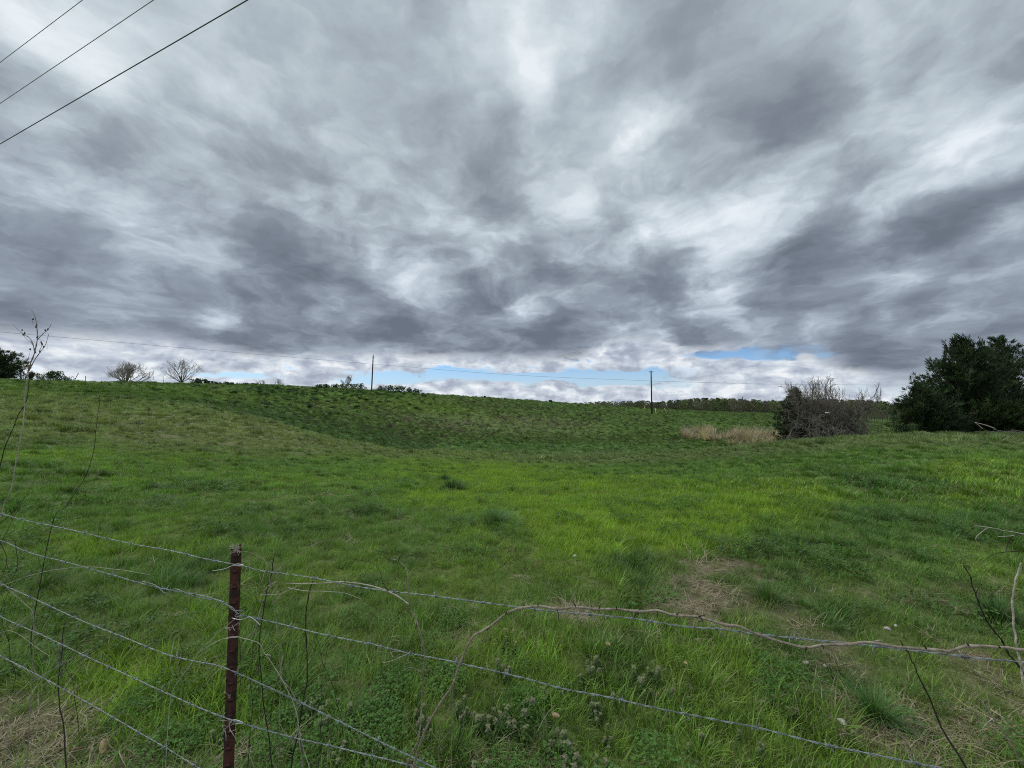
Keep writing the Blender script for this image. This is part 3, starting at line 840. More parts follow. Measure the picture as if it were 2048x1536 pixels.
M_CANE = mat_bark('grey_brown_cane', (.37, .31, .245), (.17, .135, .10), 110)
M_PALE = mat_bark('pale_dry_stem', (.56, .50, .42), (.28, .235, .19), 120)
M_DARKST = mat_bark('dark_stem', (.055, .045, .035), (.025, .02, .018), 60)
M_OLDBARK = mat_bark('grey_bark', (.20, .175, .15), (.10, .085, .07), 7)
M_TWIG = mat_bark('grey_twig', (.215, .185, .165), (.125, .10, .085), 3)
M_POLE = mat_bark('weathered_pole', (.075, .06, .05), (.04, .032, .028), 5)

# ------------------------------------------------------------------ wire fence
def fence_at(px, py, off=0.0):
    x, y, z = ray(px, py)
    u = x / y
    Y = (1.059 + off) / (1 + .30 * u)
    t = Y / y
    return np.array([x * t, Y, EYE + z * t])
M_WIRE, gg = newmat('galvanised_wire')
_t = gg.n('ShaderNodeTexCoord')
_c = gg.mix(gg.smooth(gg.noise(_t.outputs['Object'], 60, 3), .4, .65), (.30, .33, .35), (.14, .15, .157))
finish(M_WIRE, gg, princ(gg, _c, .5, .5, .35))
M_RUST, gg = newmat('rusty_painted_steel')
_t = gg.n('ShaderNodeTexCoord')
_n = gg.noise(_t.outputs['Object'], 34, 6, .65); _n2 = gg.noise(gg.v('MULTIPLY', _t.outputs['Object'], (1, 1, .25)), 90, 4, .6)
_c = gg.mix(gg.smooth(_n, .4, .62), (.088, .030, .023), (.030, .016, .013))
_c = gg.mix(gg.smooth(_n2, .60, .72), _c, (.16, .085, .06))
_b = gg.n('ShaderNodeBump'); _b.inputs['Strength'].default_value = .6; _b.inputs['Distance'].default_value = .0015
gg.put(_b.inputs['Height'], _n2)
finish(M_RUST, gg, princ(gg, _c, .75, .3, 0, _b.outputs[0]))
M_TIE = newmat('bright_wire'); finish(M_TIE[0], M_TIE[1], princ(M_TIE[1], (.62, .62, .58), .4, .5, .4)); M_TIE = M_TIE[0]

top = fence_at(473, 1093, .022)
gx, gy = top[0] - .010, top[1] + .015
fence = empty('barbed_wire_fence', (gx, gy, gz(gx, gy)))
tag(fence, 'barbed wire fence of five rusting strands on a dark red steel post', 'fence')
FO = np.array([gx, gy, gz(gx, gy)])
def fadd(name, mb, mat, parent=fence, smooth=True):
    o = add(name, mb.mesh(name, mat, smooth, FO)); o.parent = parent
    return o
# T section post: flange towards the camera, stem behind, studs on the flange
mb = MB()
h = top[2] - FO[2]
fl = np.array([[-.016, -.0028], [.016, -.0028], [.016, .0012], [.0022, .0032], [.0022, .030], [-.0022, .030], [-.0022, .0032], [-.016, .0012]])
zs = np.linspace(-.25, h, 22)
V = []
tilt = (top[0] - FO[0]) / h; tilty = (top[1] - FO[1]) / h
ang = R(12)
for z in zs:
    for (a, b) in fl:
        V.append((FO[0] + a * math.cos(ang) - b * math.sin(ang) + tilt * z, FO[1] + a * math.sin(ang) + b * math.cos(ang) + tilty * z, FO[2] + z))
V = np.array(V); n8 = len(fl)
F = [[i * n8 + j, i * n8 + (j + 1) % n8, (i + 1) * n8 + (j + 1) % n8, (i + 1) * n8 + j] for i in range(len(zs) - 1) for j in range(n8)]
mb.add(V, np.array(F))
mb.add(V[-n8:], np.array([[0, 1, 2, 3], [0, 3, 6, 7], [3, 4, 5, 6]]))
post = fadd('post', mb, M_RUST, smooth=False)
def post_pt(z, a=0.0, b=0.0):
    return np.array([FO[0] + a * math.cos(ang) - b * math.sin(ang) + tilt * z, FO[1] + a * math.sin(ang) + b * math.cos(ang) + tilty * z, FO[2] + z])
Mx = np.array([[math.cos(ang), -math.sin(ang), 0], [math.sin(ang), math.cos(ang), 0], [0, 0, 1]])
stud_me = MB().box((-.008, -.0035, -.005), (.008, .0025, .006), Mx).mesh('stud', M_RUST, False)
for i in range(20):
    o = add('stud', stud_me); o.parent = post; o.location = Vector(post_pt(h - .03 - i * .054, 0, -.0045) - FO)
# dried vine curls stuck to the post top and sides
g_ = np.random.default_rng(5)
for (zc, n, s, lab) in ((h - .006, 26, .008, 'pale dried vine curls on the post top'), (h - .27, 5, .009, None), (h - .50, 5, .010, None), (h - .60, 7, .015, 'pale knot of dried vine low on the post')):
    c0 = post_pt(zc, 0, -.008); mb = MB()
    for k in range(n):
        p = post_pt(zc + g_.normal(0, s * .7), g_.uniform(-.018, .018), -.008 + g_.normal(0, .004))
        P = [c0] + [p + np.array([g_.normal(0, s * .6), g_.normal(0, s * .25), g_.normal(0, s * .8)]) * q for q in (0, .8, 1.4)]
        mb.tube(spline(P, 9), .0008 * g_.uniform(.7, 1.3), 4)
    tn = fadd('dried_tendril', mb, M_PALE, post)
    if lab: tn['label'] = lab

WIRES = [
 [(0,1028),(70,1044),(150,1061),(244,1084),(335,1101),(412,1117),(482,1130),(526,1141),(625,1156),(721,1173),(814,1185),(897,1196),(949,1203),(1020,1212),(1113,1223),(1222,1233),(1268,1237),(1361,1251),(1450,1258),(1519,1267),(1609,1277),(1679,1283),(1749,1290),(1854,1303),(1958,1316),(2048,1324)],
 [(0,1080),(59,1104),(133,1124),(223,1150),(297,1169),(349,1181),(419,1195),(464,1216),(482,1230),(578,1252),(659,1271),(746,1288),(814,1306),(897,1323),(924,1330),(1048,1357),(1123,1378),(1222,1396),(1315,1416),(1450,1444),(1519,1457),(1641,1488),(1770,1515),(1871,1536)],
 [(0,1168),(70,1198),(160,1240),(250,1276),(330,1308),(400,1324),(430,1330),(470,1345),(597,1404),(721,1466),(863,1534)],
 [(0,1232),(70,1265),(220,1335),(342,1391),(454,1436),(572,1472),(674,1495),(826,1532)],
 [(0,1310),(119,1373),(255,1450),(363,1515),(420,1550)],
]
MB_R = .00088
def barb_mesh():
    mb = MB(); g_ = np.random.default_rng(3)
    a = np.linspace(0, 4 * np.pi, 26)
    P = np.stack([np.linspace(-.006, .006, 26), .0036 * np.cos(a), .0036 * np.sin(a)], 1)
    P = np.concatenate([[[-.012, .008, .015]], P, [[.011, -.007, -.016]]])
    mb.tube(P, .0011, 5)
    a = a + 1.6
    P = np.stack([np.linspace(.003, -.004, 26), .0040 * np.cos(a), .0040 * np.sin(a)], 1)
    P = np.concatenate([[[.004, .012, -.012]], P, [[-.005, -.010, .014]]])
    mb.tube(P, .0010, 5)
    return mb.mesh('barb', M_WIRE, True)
barb_me = barb_mesh()
for wi, W_ in enumerate(WIRES):
    P = [fence_at(*p) for p in W_]
    P = [P[0] + (P[0] - P[2]) * 8.0] + [P[0] + (P[0] - P[2])] + P + [P[-1] + (P[-1] - P[-3]) * k_ for k_ in (1.0, 4.0, 10.0)]
    L = sum(np.linalg.norm(P[i + 1] - P[i]) for i in range(len(P) - 1))
    n = int(L / .006)
    Q = spline(P, n * 2); al = np.concatenate([[0], np.cumsum(np.linalg.norm(np.diff(Q, axis=0), axis=1))]); n = int(al[-1] / .006)
    Q = np.stack([np.interp(np.arange(n) * .006, al, Q[:, q]) for q in range(3)], 1)
    g_ = np.random.default_rng(wi)
    Q[:, 2] += (fbm(np.arange(n) * .02, np.full(n, wi * 3.1), 60, 2) - .5) * .007
    T = unit(np.gradient(Q, axis=0)); U = unit(np.cross(T, [0, 0, 1.0])); B = np.cross(T, U)
    s = np.arange(n) * .006
    w = fadd('wire', MB().tube(Q + .00105 * (U * np.cos(s * 95)[:, None] + B * np.sin(s * 95)[:, None]), MB_R, 5)
             .tube(Q - .00105 * (U * np.cos(s * 95)[:, None] + B * np.sin(s * 95)[:, None]), MB_R, 5), M_WIRE)
    w['label'] = ['top strand of barbed wire', 'second strand of barbed wire from the top', 'middle strand of barbed wire', 'fourth strand of barbed wire from the top', 'lowest strand of barbed wire'][wi]
    k_ = 12 + wi * 4
    while k_ < n - 5:
        p = Q[k_]
        sx_, sy_ = project(np.array([p[0]]), np.array([p[1]]), np.array([p[2]]))
        if -250 < sx_[0] < 2250 and sy_[0] < 1640:
            b = add('barb', barb_me); b.parent = w
            b.location = Vector(p - FO)
            q = Vector(T[k_]).to_track_quat('X', 'Z')
            b.rotation_euler = (q.to_matrix() @ Matrix.Rotation(g_.uniform(0, 6.28), 3, 'X')).to_euler()
            b.scale = (.72, .72, .72)
        k_ += int(g_.uniform(.140, .155) / .006)
# second strand wrapped round the second wire left of the post
P = [fence_at(*p) for p in ((285,1163),(310,1170),(330,1186),(352,1178),(385,1192),(419,1199),(445,1203),(466,1220),(485,1222),(470,1232),(488,1233),(520,1243))]
w = fadd('wire_splice', MB().tube(spline(P, 160) + np.random.default_rng(8).normal(0, .0004, (160, 3)), .0013, 5), M_WIRE)
P = [fence_at(1440,1256), fence_at(1519,1263,-.004), fence_at(1600,1271,-.004), fence_at(1680,1279,-.002), fence_at(1750,1291)]
# bright tie wires round the post
for nm, pts in (('wire_tie', ((424,1142),(448,1138),(463,1132),(474,1128),(486,1130),(486,1132),(466,1131))),
                ('wire_tie', ((464,1236),(476,1239),(488,1238),(500,1234),(512,1242),(520,1250))),
                ('wire_tie', ((460,1446),(466,1440),(476,1441),(486,1446),(470,1448)))):
    fadd(nm, MB().tube(spline([fence_at(*p, off=-.012) for p in pts], 40), .0011, 5), M_TIE)

# ------------------------------------------------------------------ stems, canes and saplings by the fence
def stem_thing(name, label, cat, parts, group=None):
    """parts: (part name, [(px,py),...], depth offset from the fence plane, r0, r1, material, knob every)
    the first path's first point is carried down into the ground"""
    first = parts[0]
    base = fence_at(*first[1][0], off=first[2])
    g0 = np.array([base[0], base[1], gz(base[0], base[1])])
    root = empty(name, tuple(g0)); tag(root, label, cat, group)
    for i, (nm, pts, off, r0, r1, mat, every) in enumerate(parts):
        offs = off if isinstance(off, (list, tuple)) else [off] * len(pts)
        P = [fence_at(*p, off=o_) for p, o_ in zip(pts, offs)]
        if i == 0 and P[0][2] > g0[2]:
            d = P[0] - P[1]; d[2] = 0
            P = [np.array([g0[0], g0[1], g0[2] - .04])] + ([P[0] * .5 + g0 * .5 + d * .2] if P[0][2] - g0[2] > .2 else []) + P
        n = max(10, int(sum(np.linalg.norm(P[k + 1] - P[k]) for k in range(len(P) - 1)) / .009))
        Q = spline(P, n)
        Q = Q + (np.stack([fbm(np.arange(n) * .09, np.full(n, 7.7 * i + q), 70 + q, 3) for q in range(3)], 1) - .5) * .007 * min(1, r0 / .002)
        rad = np.linspace(r0, r1, n)
        if every: rad = knobs(n, 1, every, .55, i) * rad
        mb = MB().tube(Q, rad, 7)
        o = add(nm, mb.mesh(nm, mat, True, g0)); o.parent = root
    return root, g0
def thorns(root, g0, pts, off, size=.012, mat=None, seed=0):
    g_ = np.random.default_rng(seed)
    for (px, py, dx_, dy_) in pts:
        a = fence_at(px, py, off=off); b = fence_at(px + dx_, py + dy_, off=off - .004)
        m_ = (a + b) / 2 + g_.normal(0, .001, 3)
        o = add('thorn', MB().tube(np.array([a, m_, b]), [.0016, .0011, .0003], 5).mesh('thorn', mat or M_DARKST, True, g0)); o.parent = root

r_, g0 = stem_thing('thorny_cane', 'long arching grey-brown thorny cane lying along the top wire across the right half', 'cane', [
    ('stem', [(800,1640),(826,1536),(850,1463),(881,1410),(906,1370),(924,1323),(946,1277),(974,1258),(1011,1229),(1039,1218),(1076,1212),(1113,1217),(1151,1213),(1190,1218),(1234,1219),(1275,1222),(1315,1221),(1352,1230),(1395,1233),(1450,1249),(1480,1254),(1519,1270),(1565,1285),(1609,1295),(1644,1290),(1700,1290),(1738,1286),(1775,1292),(1812,1297),(1860,1298),(1899,1299),(1937,1291),(2000,1295),(2048,1302),(2120,1310)], -.035, .0028, .0024, M_CANE, 14),
    ('side_twig', [(1113,1217),(1117,1228),(1117,1240)], -.035, .0014, .0006, M_DARKST, 0),
    ('side_twig', [(1268,1237),(1276,1224),(1284,1212)], -.035, .0015, .0006, M_DARKST, 0),
    ('side_twig', [(1738,1286),(1760,1281),(1775,1291)], -.03, .0016, .0008, M_CANE, 0)])
thorns(r_, g0, [(1151,1213,-5,-9),(1076,1212,2,-8),(1198,1217,3,-9),(1234,1219,-2,-8),(1315,1222,0,16),(1352,1230,6,-7),(1398,1233,14,-4),(1402,1236,6,12),(1519,1271,-4,8),(1613,1294,-3,14),(1644,1290,2,9),(1852,1297,-8,-9),(1937,1291,-6,-7),(2000,1295,-6,-6),(974,1258,7,-2),(1011,1229,5,-13)], -.038, seed=1)

r_, g0 = stem_thing('dead_vine', 'pale dead vine forking right of the post and hanging over the top wire', 'vine', [
    ('stem', [(800,1600),(820,1519),(839,1475),(842,1401),(846,1345),(848,1302),(835,1252),(820,1212)], -.05, .0020, .0018, M_CANE, 13),
    ('branch', [(820,1212),(817,1184),(816,1160),(814,1141),(806,1131),(797,1122),(783,1118)], -.05, .0017, .0009, M_CANE, 10),
    ('branch', [(820,1212),(800,1196),(777,1182),(757,1175),(736,1170),(712,1166),(690,1164),(665,1165),(643,1167),(605,1168),(572,1168)], -.05, .0017, .0011, M_PALE, 12),
    ('twig', [(690,1164),(694,1153),(698,1143)], -.05, .0011, .0005, M_PALE, 0),
    ('twig', [(816,1160),(819,1152),(822,1144)], -.05, .0008, .0004, M_PALE, 0),
    ('twig', [(842,1401),(858,1360),(862,1330)], -.05, .0007, .0004, M_CANE, 0),
    ('twig', [(846,1345),(822,1335),(806,1341)], -.05, .0007, .0004, M_CANE, 0),
    ('twig', [(839,1475),(815,1440),(808,1405)], -.05, .0008, .0004, M_CANE, 0),
    ('twig', [(605,1168),(590,1174),(560,1188),(520,1190)], -.05, .0009, .0005, M_PALE, 0),
    ('twig', [(575,1176),(610,1182),(650,1183),(690,1187),(722,1199)], -.05, .0010, .0005, M_PALE, 0),
    ('twig', [(820,1306),(800,1314),(785,1322),(763,1327)], -.05, .0009, .0005, M_PALE, 0),
    ('twig', [(777,1182),(764,1160),(760,1142),(744,1125),(705,1119)], -.04, .0008, .0004, M_DARKST, 0)])
thorns(r_, g0, [(690,1164,0,-9),(777,1182,-5,-6),(848,1302,-6,-9),(817,1184,5,-3),(797,1122,5,-14)], -.05, seed=2)

r_, g0 = stem_thing('arching_twig', 'slender pale twig arching right from near the post top over the grass', 'twig', [
    ('stem', [(612,1600),(600,1478),(591,1401),(564,1357),(563,1302),(550,1233),(553,1162)], .06, .0017, .0012, M_CANE, 0),
    ('branch', [(532,1181),(547,1150),(594,1110),(634,1085),(702,1074)], .02, .0013, .0005, M_CANE, 0),
    ('branch', [(553,1162),(575,1140),(596,1112)], .02, .0012, .0006, M_CANE, 0),
    ('twig', [(564,1357),(577,1370),(580,1395),(590,1405)], .05, .0012, .0006, M_DARKST, 0),
    ('twig', [(553,1162),(532,1176),(528,1190),(516,1235),(510,1260),(499,1284)], .04, .0014, .0010, M_PALE, 0)])
stem_thing('dead_stalk', 'straight dark bare stem standing just right of the post behind the wires', 'stem', [
    ('stem', [(575,1620),(585,1519),(597,1472),(606,1404),(613,1360),(615,1323),(611,1252),(615,1196),(625,1156)], .09, .0028, .0015, M_DARKST, 16),
    ('twig', [(600,1450),(580,1420),(572,1380)], .09, .0009, .0004, M_DARKST, 0),
    ('twig', [(606,1404),(640,1376),(660,1340),(668,1322)], .10, .0009, .0004, M_DARKST, 0),
    ('twig', [(592,1490),(560,1450),(548,1410)], .09, .0009, .0004, M_CANE, 0),
    ('twig', [(615,1323),(628,1300),(632,1280)], .09, .0007, .0003, M_DARKST, 0),
    ('twig', [(585,1519),(555,1500),(525,1465),(516,1430)], .09, .0010, .0005, M_DARKST, 0),
    ('twig', [(604,1420),(630,1385),(680,1352)], .10, .0012, .0004, M_DARKST, 0),
    ('twig', [(608,1390),(596,1372),(588,1345)], .09, .0010, .0004, M_DARKST, 0),
    ('twig', [(597,1472),(620,1450),(634,1432)], .10, .0010, .0004, M_DARKST, 0),
    ('twig', [(611,1252),(590,1245),(575,1262)], .09, .0008, .0004, M_DARKST, 0)])
stem_thing('leaning_twig', 'short dark twig leaning at the top wire close to the post', 'twig', [
    ('stem', [(548,1600),(540,1480),(525,1400),(519,1290),(533,1183),(541,1150),(548,1116)], .03, .0022, .0014, M_DARKST, 0),
    ('twig', [(519,1360),(516,1330),(510,1280)], .03, .0009, .0004, M_DARKST, 0)])
stem_thing('trailing_vine', 'thin tan vine trailing from the post down to the right between the lower wires', 'vine', [
    ('stem', [(640,1620),(619,1536),(605,1490),(592,1420),(570,1370),(545,1330),(530,1308),(520,1288),(505,1281),(482,1275),(466,1273),(445,1278),(425,1288)], -.03, .0010, .0008, M_PALE, 0),
    ('twig', [(530,1308),(540,1310),(541,1316)], -.03, .0010, .0006, M_PALE, 0),
    ('twig', [(460,1460),(470,1475),(475,1484)], -.03, .0009, .0005, M_PALE, 0)])
stem_thing('curled_tendril', 'thin curl of dry vine hooked on the post top', 'tendril', [
    ('stem', [(560,1300),(545,1200),(533,1128),(515,1112),(500,1105),(480,1103),(462,1106)], .0, .0009, .0006, M_CANE, 0)])
stem_thing('pale_straw', 'pale broken straw crossing diagonally from the post to the fourth wire', 'straw', [
    ('stem', [(335,1470),(344,1390),(370,1345),(395,1310),(420,1290),(445,1278),(478,1274)], -.02, .0011, .0008, M_TIE, 0),
    ('twig', [(409,1292),(440,1262),(483,1228)], -.02, .0011, .0007, M_PALE, 0)])
# left edge
r_, g0 = stem_thing('bare_sapling', 'thin bare sapling at the left edge forking against the sky', 'sapling', [
    ('trunk', [(-60,1400),(-40,1200),(-12,1075),(8,1010),(20,985),(32,925),(43,870),(47,840),(50,790),(56,758),(56,745)], .55, .0042, .0022, M_PALE, 0),
    ('branch', [(56,745),(60,728),(68,708),(74,680),(73,655),(70,632),(62,620)], .55, .0032, .0012, M_CANE, 9),
    ('branch', [(58,742),(68,722),(80,704),(90,690),(97,668)], .55, .0026, .0008, M_CANE, 9),
    ('branch', [(70,706),(66,690),(57,675),(47,668),(35,658),(25,648)], .55, .0026, .0008, M_CANE, 7),
    ('branch', [(55,742),(48,735),(38,730),(30,729)], .55, .0018, .0008, M_CANE, 0),
    ('branch', [(56,738),(56,720),(60,705)], .55, .0014, .0006, M_CANE, 0),
    ('twig', [(74,680),(84,670),(96,660),(103,647)], .55, .0018, .0008, M_CANE, 5),
    ('twig', [(70,700),(62,685),(50,675),(49,662)], .55, .0015, .0007, M_CANE, 5),
    ('twig', [(78,703),(84,690),(82,680)], .55, .0013, .0008, M_CANE, 0),
    ('twig', [(74,655),(66,648),(64,640)], .55, .0011, .0006, M_CANE, 0),
    ('twig', [(76,678),(92,684),(94,700)], .55, .0010, .0006, M_CANE, 0)])
mb = MB(); g_ = np.random.default_rng(4)
for (px, py) in ((74,652),(72,655),(84,690),(96,660),(80,705),(70,706),(49,668),(47,671),(56,728),(82,686),(44,662),(90,662),(60,700),(75,676),(88,695),(66,640)):
    c = fence_at(px, py, off=.55)
    mb.tube(np.array([c + g_.normal(0, .002, 3), c + [0, 0, .006] + g_.normal(0, .002, 3), c + [0, 0, .013]]), [.002, .005, .001], 6)
o = add('buds', mb.mesh('buds', M_DARKST, True, g0)); o.parent = r_; o['label'] = 'small dark buds along the twigs'
stem_thing('dark_weed_stalk', 'dark dry weed stalk crossing the sapling at the left edge', 'stalk', [
    ('stem', [(-40,1250),(-30,1100),(4,915),(12,890),(22,865),(30,845),(40,825),(50,808),(55,790),(58,760),(57,748)], .62, .0026, .0014, M_DARKST, 8)])
stem_thing('thin_weed_stalk', 'thin dark weed stalk leaning right in front of the left slope', 'stalk', [
    ('stem', [(70,1230),(105,1045),(130,1015),(160,970),(180,930),(188,900),(193,850),(198,810),(200,790)], .55, .0020, .0008, M_DARKST, 6)])
stem_thing('dark_twig', 'dark leaning twig at the left edge across the top wire', 'twig', [
    ('stem', [(-60,1180),(-10,1062),(15,1035),(35,1012),(50,993)], .2, .0028, .0010, M_DARKST, 0),
    ('twig', [(-10,1110),(30,1030),(70,960),(85,935)], .3, .0010, .0005, M_DARKST, 0)])
stem_thing('bent_straw', 'long pale straw arching from the left edge below the second wire', 'straw', [
    ('stem', [(-60,1240),(-20,1185),(20,1165),(70,1148),(120,1138),(180,1134),(240,1140),(300,1150)], .0, .0013, .0006, M_PALE, 0)])
stem_thing('dry_bramble', 'tangle of fine grey bramble stems at the left edge', 'bramble', [
    ('stem', [(66,1330),(68,1262),(66,1230),(50,1208),(30,1190),(10,1172),(-20,1150)], .03, .0018, .0010, M_CANE, 0),
    ('branch', [(-10,1250),(20,1180),(60,1150),(100,1115),(140,1060)], .10, .0010, .0005, M_DARKST, 0),
    ('branch', [(-20,1050),(8,1100),(12,1130),(-5,1170)], .08, .0014, .0007, M_DARKST, 0),
    ('branch', [(30,1080),(34,1130),(20,1170)], .08, .0011, .0005, M_DARKST, 0),
    ('branch', [(-20,1280),(20,1262),(80,1300),(100,1312)], .04, .0009, .0005, M_PALE, 0)])
r_, g0 = stem_thing('seed_stalk', 'dark upright stalk with a shaggy brown seed head in the lower left corner', 'stalk', [
    ('stem', [(140,1620),(133,1536),(128,1460),(122,1420),(117,1370),(118,1340),(125,1280),(130,1245)], .03, .0026, .0012, M_DARKST, 0)])
mb = MB(); g_ = np.random.default_rng(14)
for k in range(120):
    f = g_.uniform(0, 1); c = fence_at(116 + 8 * (1 - f), 1352 - 55 * f, off=.03) + g_.normal(0, .004, 3)
    mb.tube(np.array([c, c + g_.normal(0, .006, 3) + [0, 0, .004]]), [.0012, .0004], 4)
o = add('seed_head', mb.mesh('seed_head', M_OLDBARK, True, g0)); o.parent = r_
stem_thing('fallen_straw', 'straight pale straw slanting under the wires in the lower left corner', 'straw', [
    ('stem', [(15,1470),(28,1397),(80,1355),(100,1342),(125,1328),(160,1308),(185,1297)], .02, .0010, .0006, M_PALE, 0)])
# right edge
stem_thing('dead_stalk', 'pale upright stem at the right edge crossing the top wire', 'stem', [
    ('stem', [(2075,1600),(2062,1440),(2048,1360),(2042,1335),(2035,1305),(2028,1270),(2026,1215),(2030,1165),(2040,1125)], -.03, .0020, .0013, M_PALE, 0)])
stem_thing('leaning_stalk', 'dark bare stalk leaning left below the thorny cane in the lower right', 'stalk', [
    ('stem', [(1975,1610),(1934,1536),(1905,1490),(1882,1450),(1862,1405),(1845,1370),(1836,1352),(1824,1325),(1812,1297),(1800,1280)], -.02, .0022, .0008, M_DARKST, 0)])
stem_thing('dark_sapling', 'dark bare sapling leaning up to the left near the right edge, behind the cane', 'sapling', [
    ('trunk', [(2110,1500),(2048,1350),(2020,1310),(2005,1285),(1975,1245),(1956,1205),(1948,1180),(1940,1150),(1925,1130)], .10, .0022, .0008, M_DARKST, 11),
    ('twig', [(1956,1205),(1952,1190),(1958,1175)], .10, .0010, .0005, M_DARKST, 0),
    ('twig', [(1975,1245),(1960,1230),(1945,1222)], .10, .0010, .0005, M_DARKST, 0)])
stem_thing('thin_stalk', 'thin brown stalk slanting to the bottom right corner', 'stem', [
    ('stem', [(2100,1600),(2048,1530),(2010,1470),(1985,1435),(1960,1400),(1945,1385)], -.03, .0018, .0008, M_CANE, 0),
    ('twig', [(1985,1435),(1965,1460),(1990,1500)], -.03, .0008, .0004, M_PALE, 0)])
stem_thing('reaching_twig', 'fine pale twig reaching in from the right edge above the wires', 'twig', [
    ('stem', [(2160,1400),(2140,1200),(2110,1090),(2048,1069),(2010,1061),(1975,1054),(1948,1052)], .35, .0016, .0007, M_PALE, 0),
    ('branch', [(1975,1054),(1960,1066),(1952,1074),(1954,1084),(1970,1096)], .35, .0009, .0005, M_PALE, 0),
    ('branch', [(2048,1068),(2025,1072),(1995,1073)], .35, .0012, .0006, M_PALE, 0),
    ('branch', [(2060,1070),(2030,1070),(2018,1082),(2012,1105)], .35, .0012, .0006, M_DARKST, 0),
    ('branch', [(2070,1100),(2010,1104),(1985,1110),(1965,1124)], .33, .0012, .0006, M_DARKST, 0)])
# a few straws caught in the air above the grass
stem_thing('pale_straw', 'short pale straw leaning up beside the top wire, left of the thorny cane', 'straw', [
    ('stem', [(905,1420),(912,1260),(900,1220),(893,1200),(891,1196)], .0, .0009, .0006, M_CANE, 0)])

# fine dead weed stalks standing in the rank grass along the fence
g_ = np.random.default_rng(33)
WL_ = ['close behind the post on its right', 'half a step behind the arching twig', 'right of the straight dark stalk, close to the wires', 'set back in the grass right of the straight dark stalk', 'the short one between the straight dark stalk and the forked vine', 'set back left of the forked vine', 'right of the forked vine, nearer the wires', 'set back between the forked vine and the thorny cane', 'short one just left of the forked vine', 'low one left of the post', 'between the post and the left edge, near the second wire', 'tall one near the left edge', 'set back from the left edge', 'right part of the fence, left of the dark sapling', 'set back behind the dark sapling', 'last on the right, by the upright pale stalk', 'left of the leaning stalk in the lower right', 'furthest back behind the post']
for wi_, (px, off, hh) in enumerate(((520,.35,.62),(560,.55,.55),(655,.30,.66),(700,.6,.60),(668,.12,.50),(745,.45,.52),(880,.30,.50),(905,.55,.55),(790,.25,.45),(395,.5,.40),(200,.25,.45),(60,.35,.62),(95,.6,.50),(1905,.22,.52),(1965,.45,.48),(2020,.3,.60),(1790,.3,.42),(500,.7,.5))):
    u = (px - 1024) / FPX; Y = (1.059 + off) / (1 + .30 * u); x = u * Y
    g0 = np.array([x, Y, gz(x, Y)])
    root = empty('dead_weed', tuple(g0)); tag(root, 'dead weed stalk, ' + WL_[wi_], 'weed stalk', 'dead weed stalks along the fence')
    lean = g_.normal(0, .12, 2); P = [np.array([0, 0, -.03])]
    for k in range(1, 7): P.append(np.array([lean[0] * hh * (k / 6) ** 1.5, lean[1] * hh * (k / 6) ** 1.5, hh * k / 6]) + g_.normal(0, .007, 3))
    Q = spline(P, 40); mt = M_DARKST if g_.uniform() < .55 else M_CANE
    add('stem', MB().tube(Q, np.linspace(.0016, .0006, 40), 5).mesh('stem', mt), root)
    for k in range(int(g_.integers(5, 10))):
        j = int(g_.uniform(.25, .95) * 39); a = g_.uniform(0, 6.28); L = g_.uniform(.06, .20) * (1.2 - j / 60)
        d = np.array([math.cos(a), math.sin(a), g_.uniform(.5, 1.4)]) * L * .7
        tw_ = MB().tube(spline([Q[j], Q[j] + d * .5 + g_.normal(0, .006, 3), Q[j] + d], 10), np.linspace(.0008, .0003, 10), 4)
        if L > .1: tw_.tube(spline([Q[j] + d * .5, Q[j] + d * .8 + g_.normal(0, .02, 3)], 5), .0004, 4)
        add('twig', tw_.mesh('twig', mt), root)

# ------------------------------------------------------------------ stones and dead leaves on the worn ground
M_STONE = mat_bark('limestone', (.46, .43, .37), (.30, .275, .23), 30)
M_DLEAF = mat_bark('dead_leaf', (.42, .31, .19), (.27, .18, .10), 60)
def ground_px(px, py):
    lo, hi = .5, 40.0
    s = slope(py)
    Ys = np.exp(np.linspace(math.log(lo), math.log(hi), 1500))
    u = ray(px, py)[0] / ray(px, py)[1]
    zr = EYE + s * Ys; zg = ground_h(u * Ys, Ys)
    i = np.argmax(zr < zg); Y = Ys[i]
    return np.array([u * Y, Y, float(zg[i])])
def rock(px, py, s, label, seed):
    import bmesh
    bm = bmesh.new(); bmesh.ops.create_icosphere(bm, subdivisions=3, radius=1)
    g_ = np.random.default_rng(seed); ph = g_.uniform(0, 9, 3)
    for v in bm.verts:
        c = v.co
        k_ = 1 + .22 * math.sin(c.x * 3 + ph[0]) * math.cos(c.y * 2.6 + ph[1]) + .12 * math.sin(c.z * 6 + ph[2] + c.x * 4)
        v.co = Vector((c.x * 1.25, c.y * .9, c.z * .62)) * (k_ * s)
    me = bpy.data.meshes.new('stone'); bm.to_mesh(me); bm.free(); me.materials.append(M_STONE)
    for p in me.polygons: p.use_smooth = True
    p = ground_px(px, py)
    o = add('stone', me, None, tuple(p + [0, 0, s * .55 + .03])); o.rotation_euler = (0, 0, g_.uniform(0, 6))
    tag(o, label, 'stone')
rock(1775, 1270, .017, 'pale stone in the dry ground just under the thorny cane, right of centre', 1)
rock(1792, 1262, .011, 'smaller pale stone touching the one under the thorny cane', 2)
rock(1612, 1338, .014, 'small white stone below the two wires, right of centre', 3)
rock(1652, 1346, .012, 'tiny white stone at the left side of the spreading grass clump', 4)
rock(1685, 1462, .017, 'greyish pale stone beside the thatch near the bottom right', 5)
rock(1135, 1505, .016, 'white stone among the dead-nettles at the bottom middle', 6)
rock(1150, 1120, .02, 'pale stone in the turf far beyond the top wire', 7)
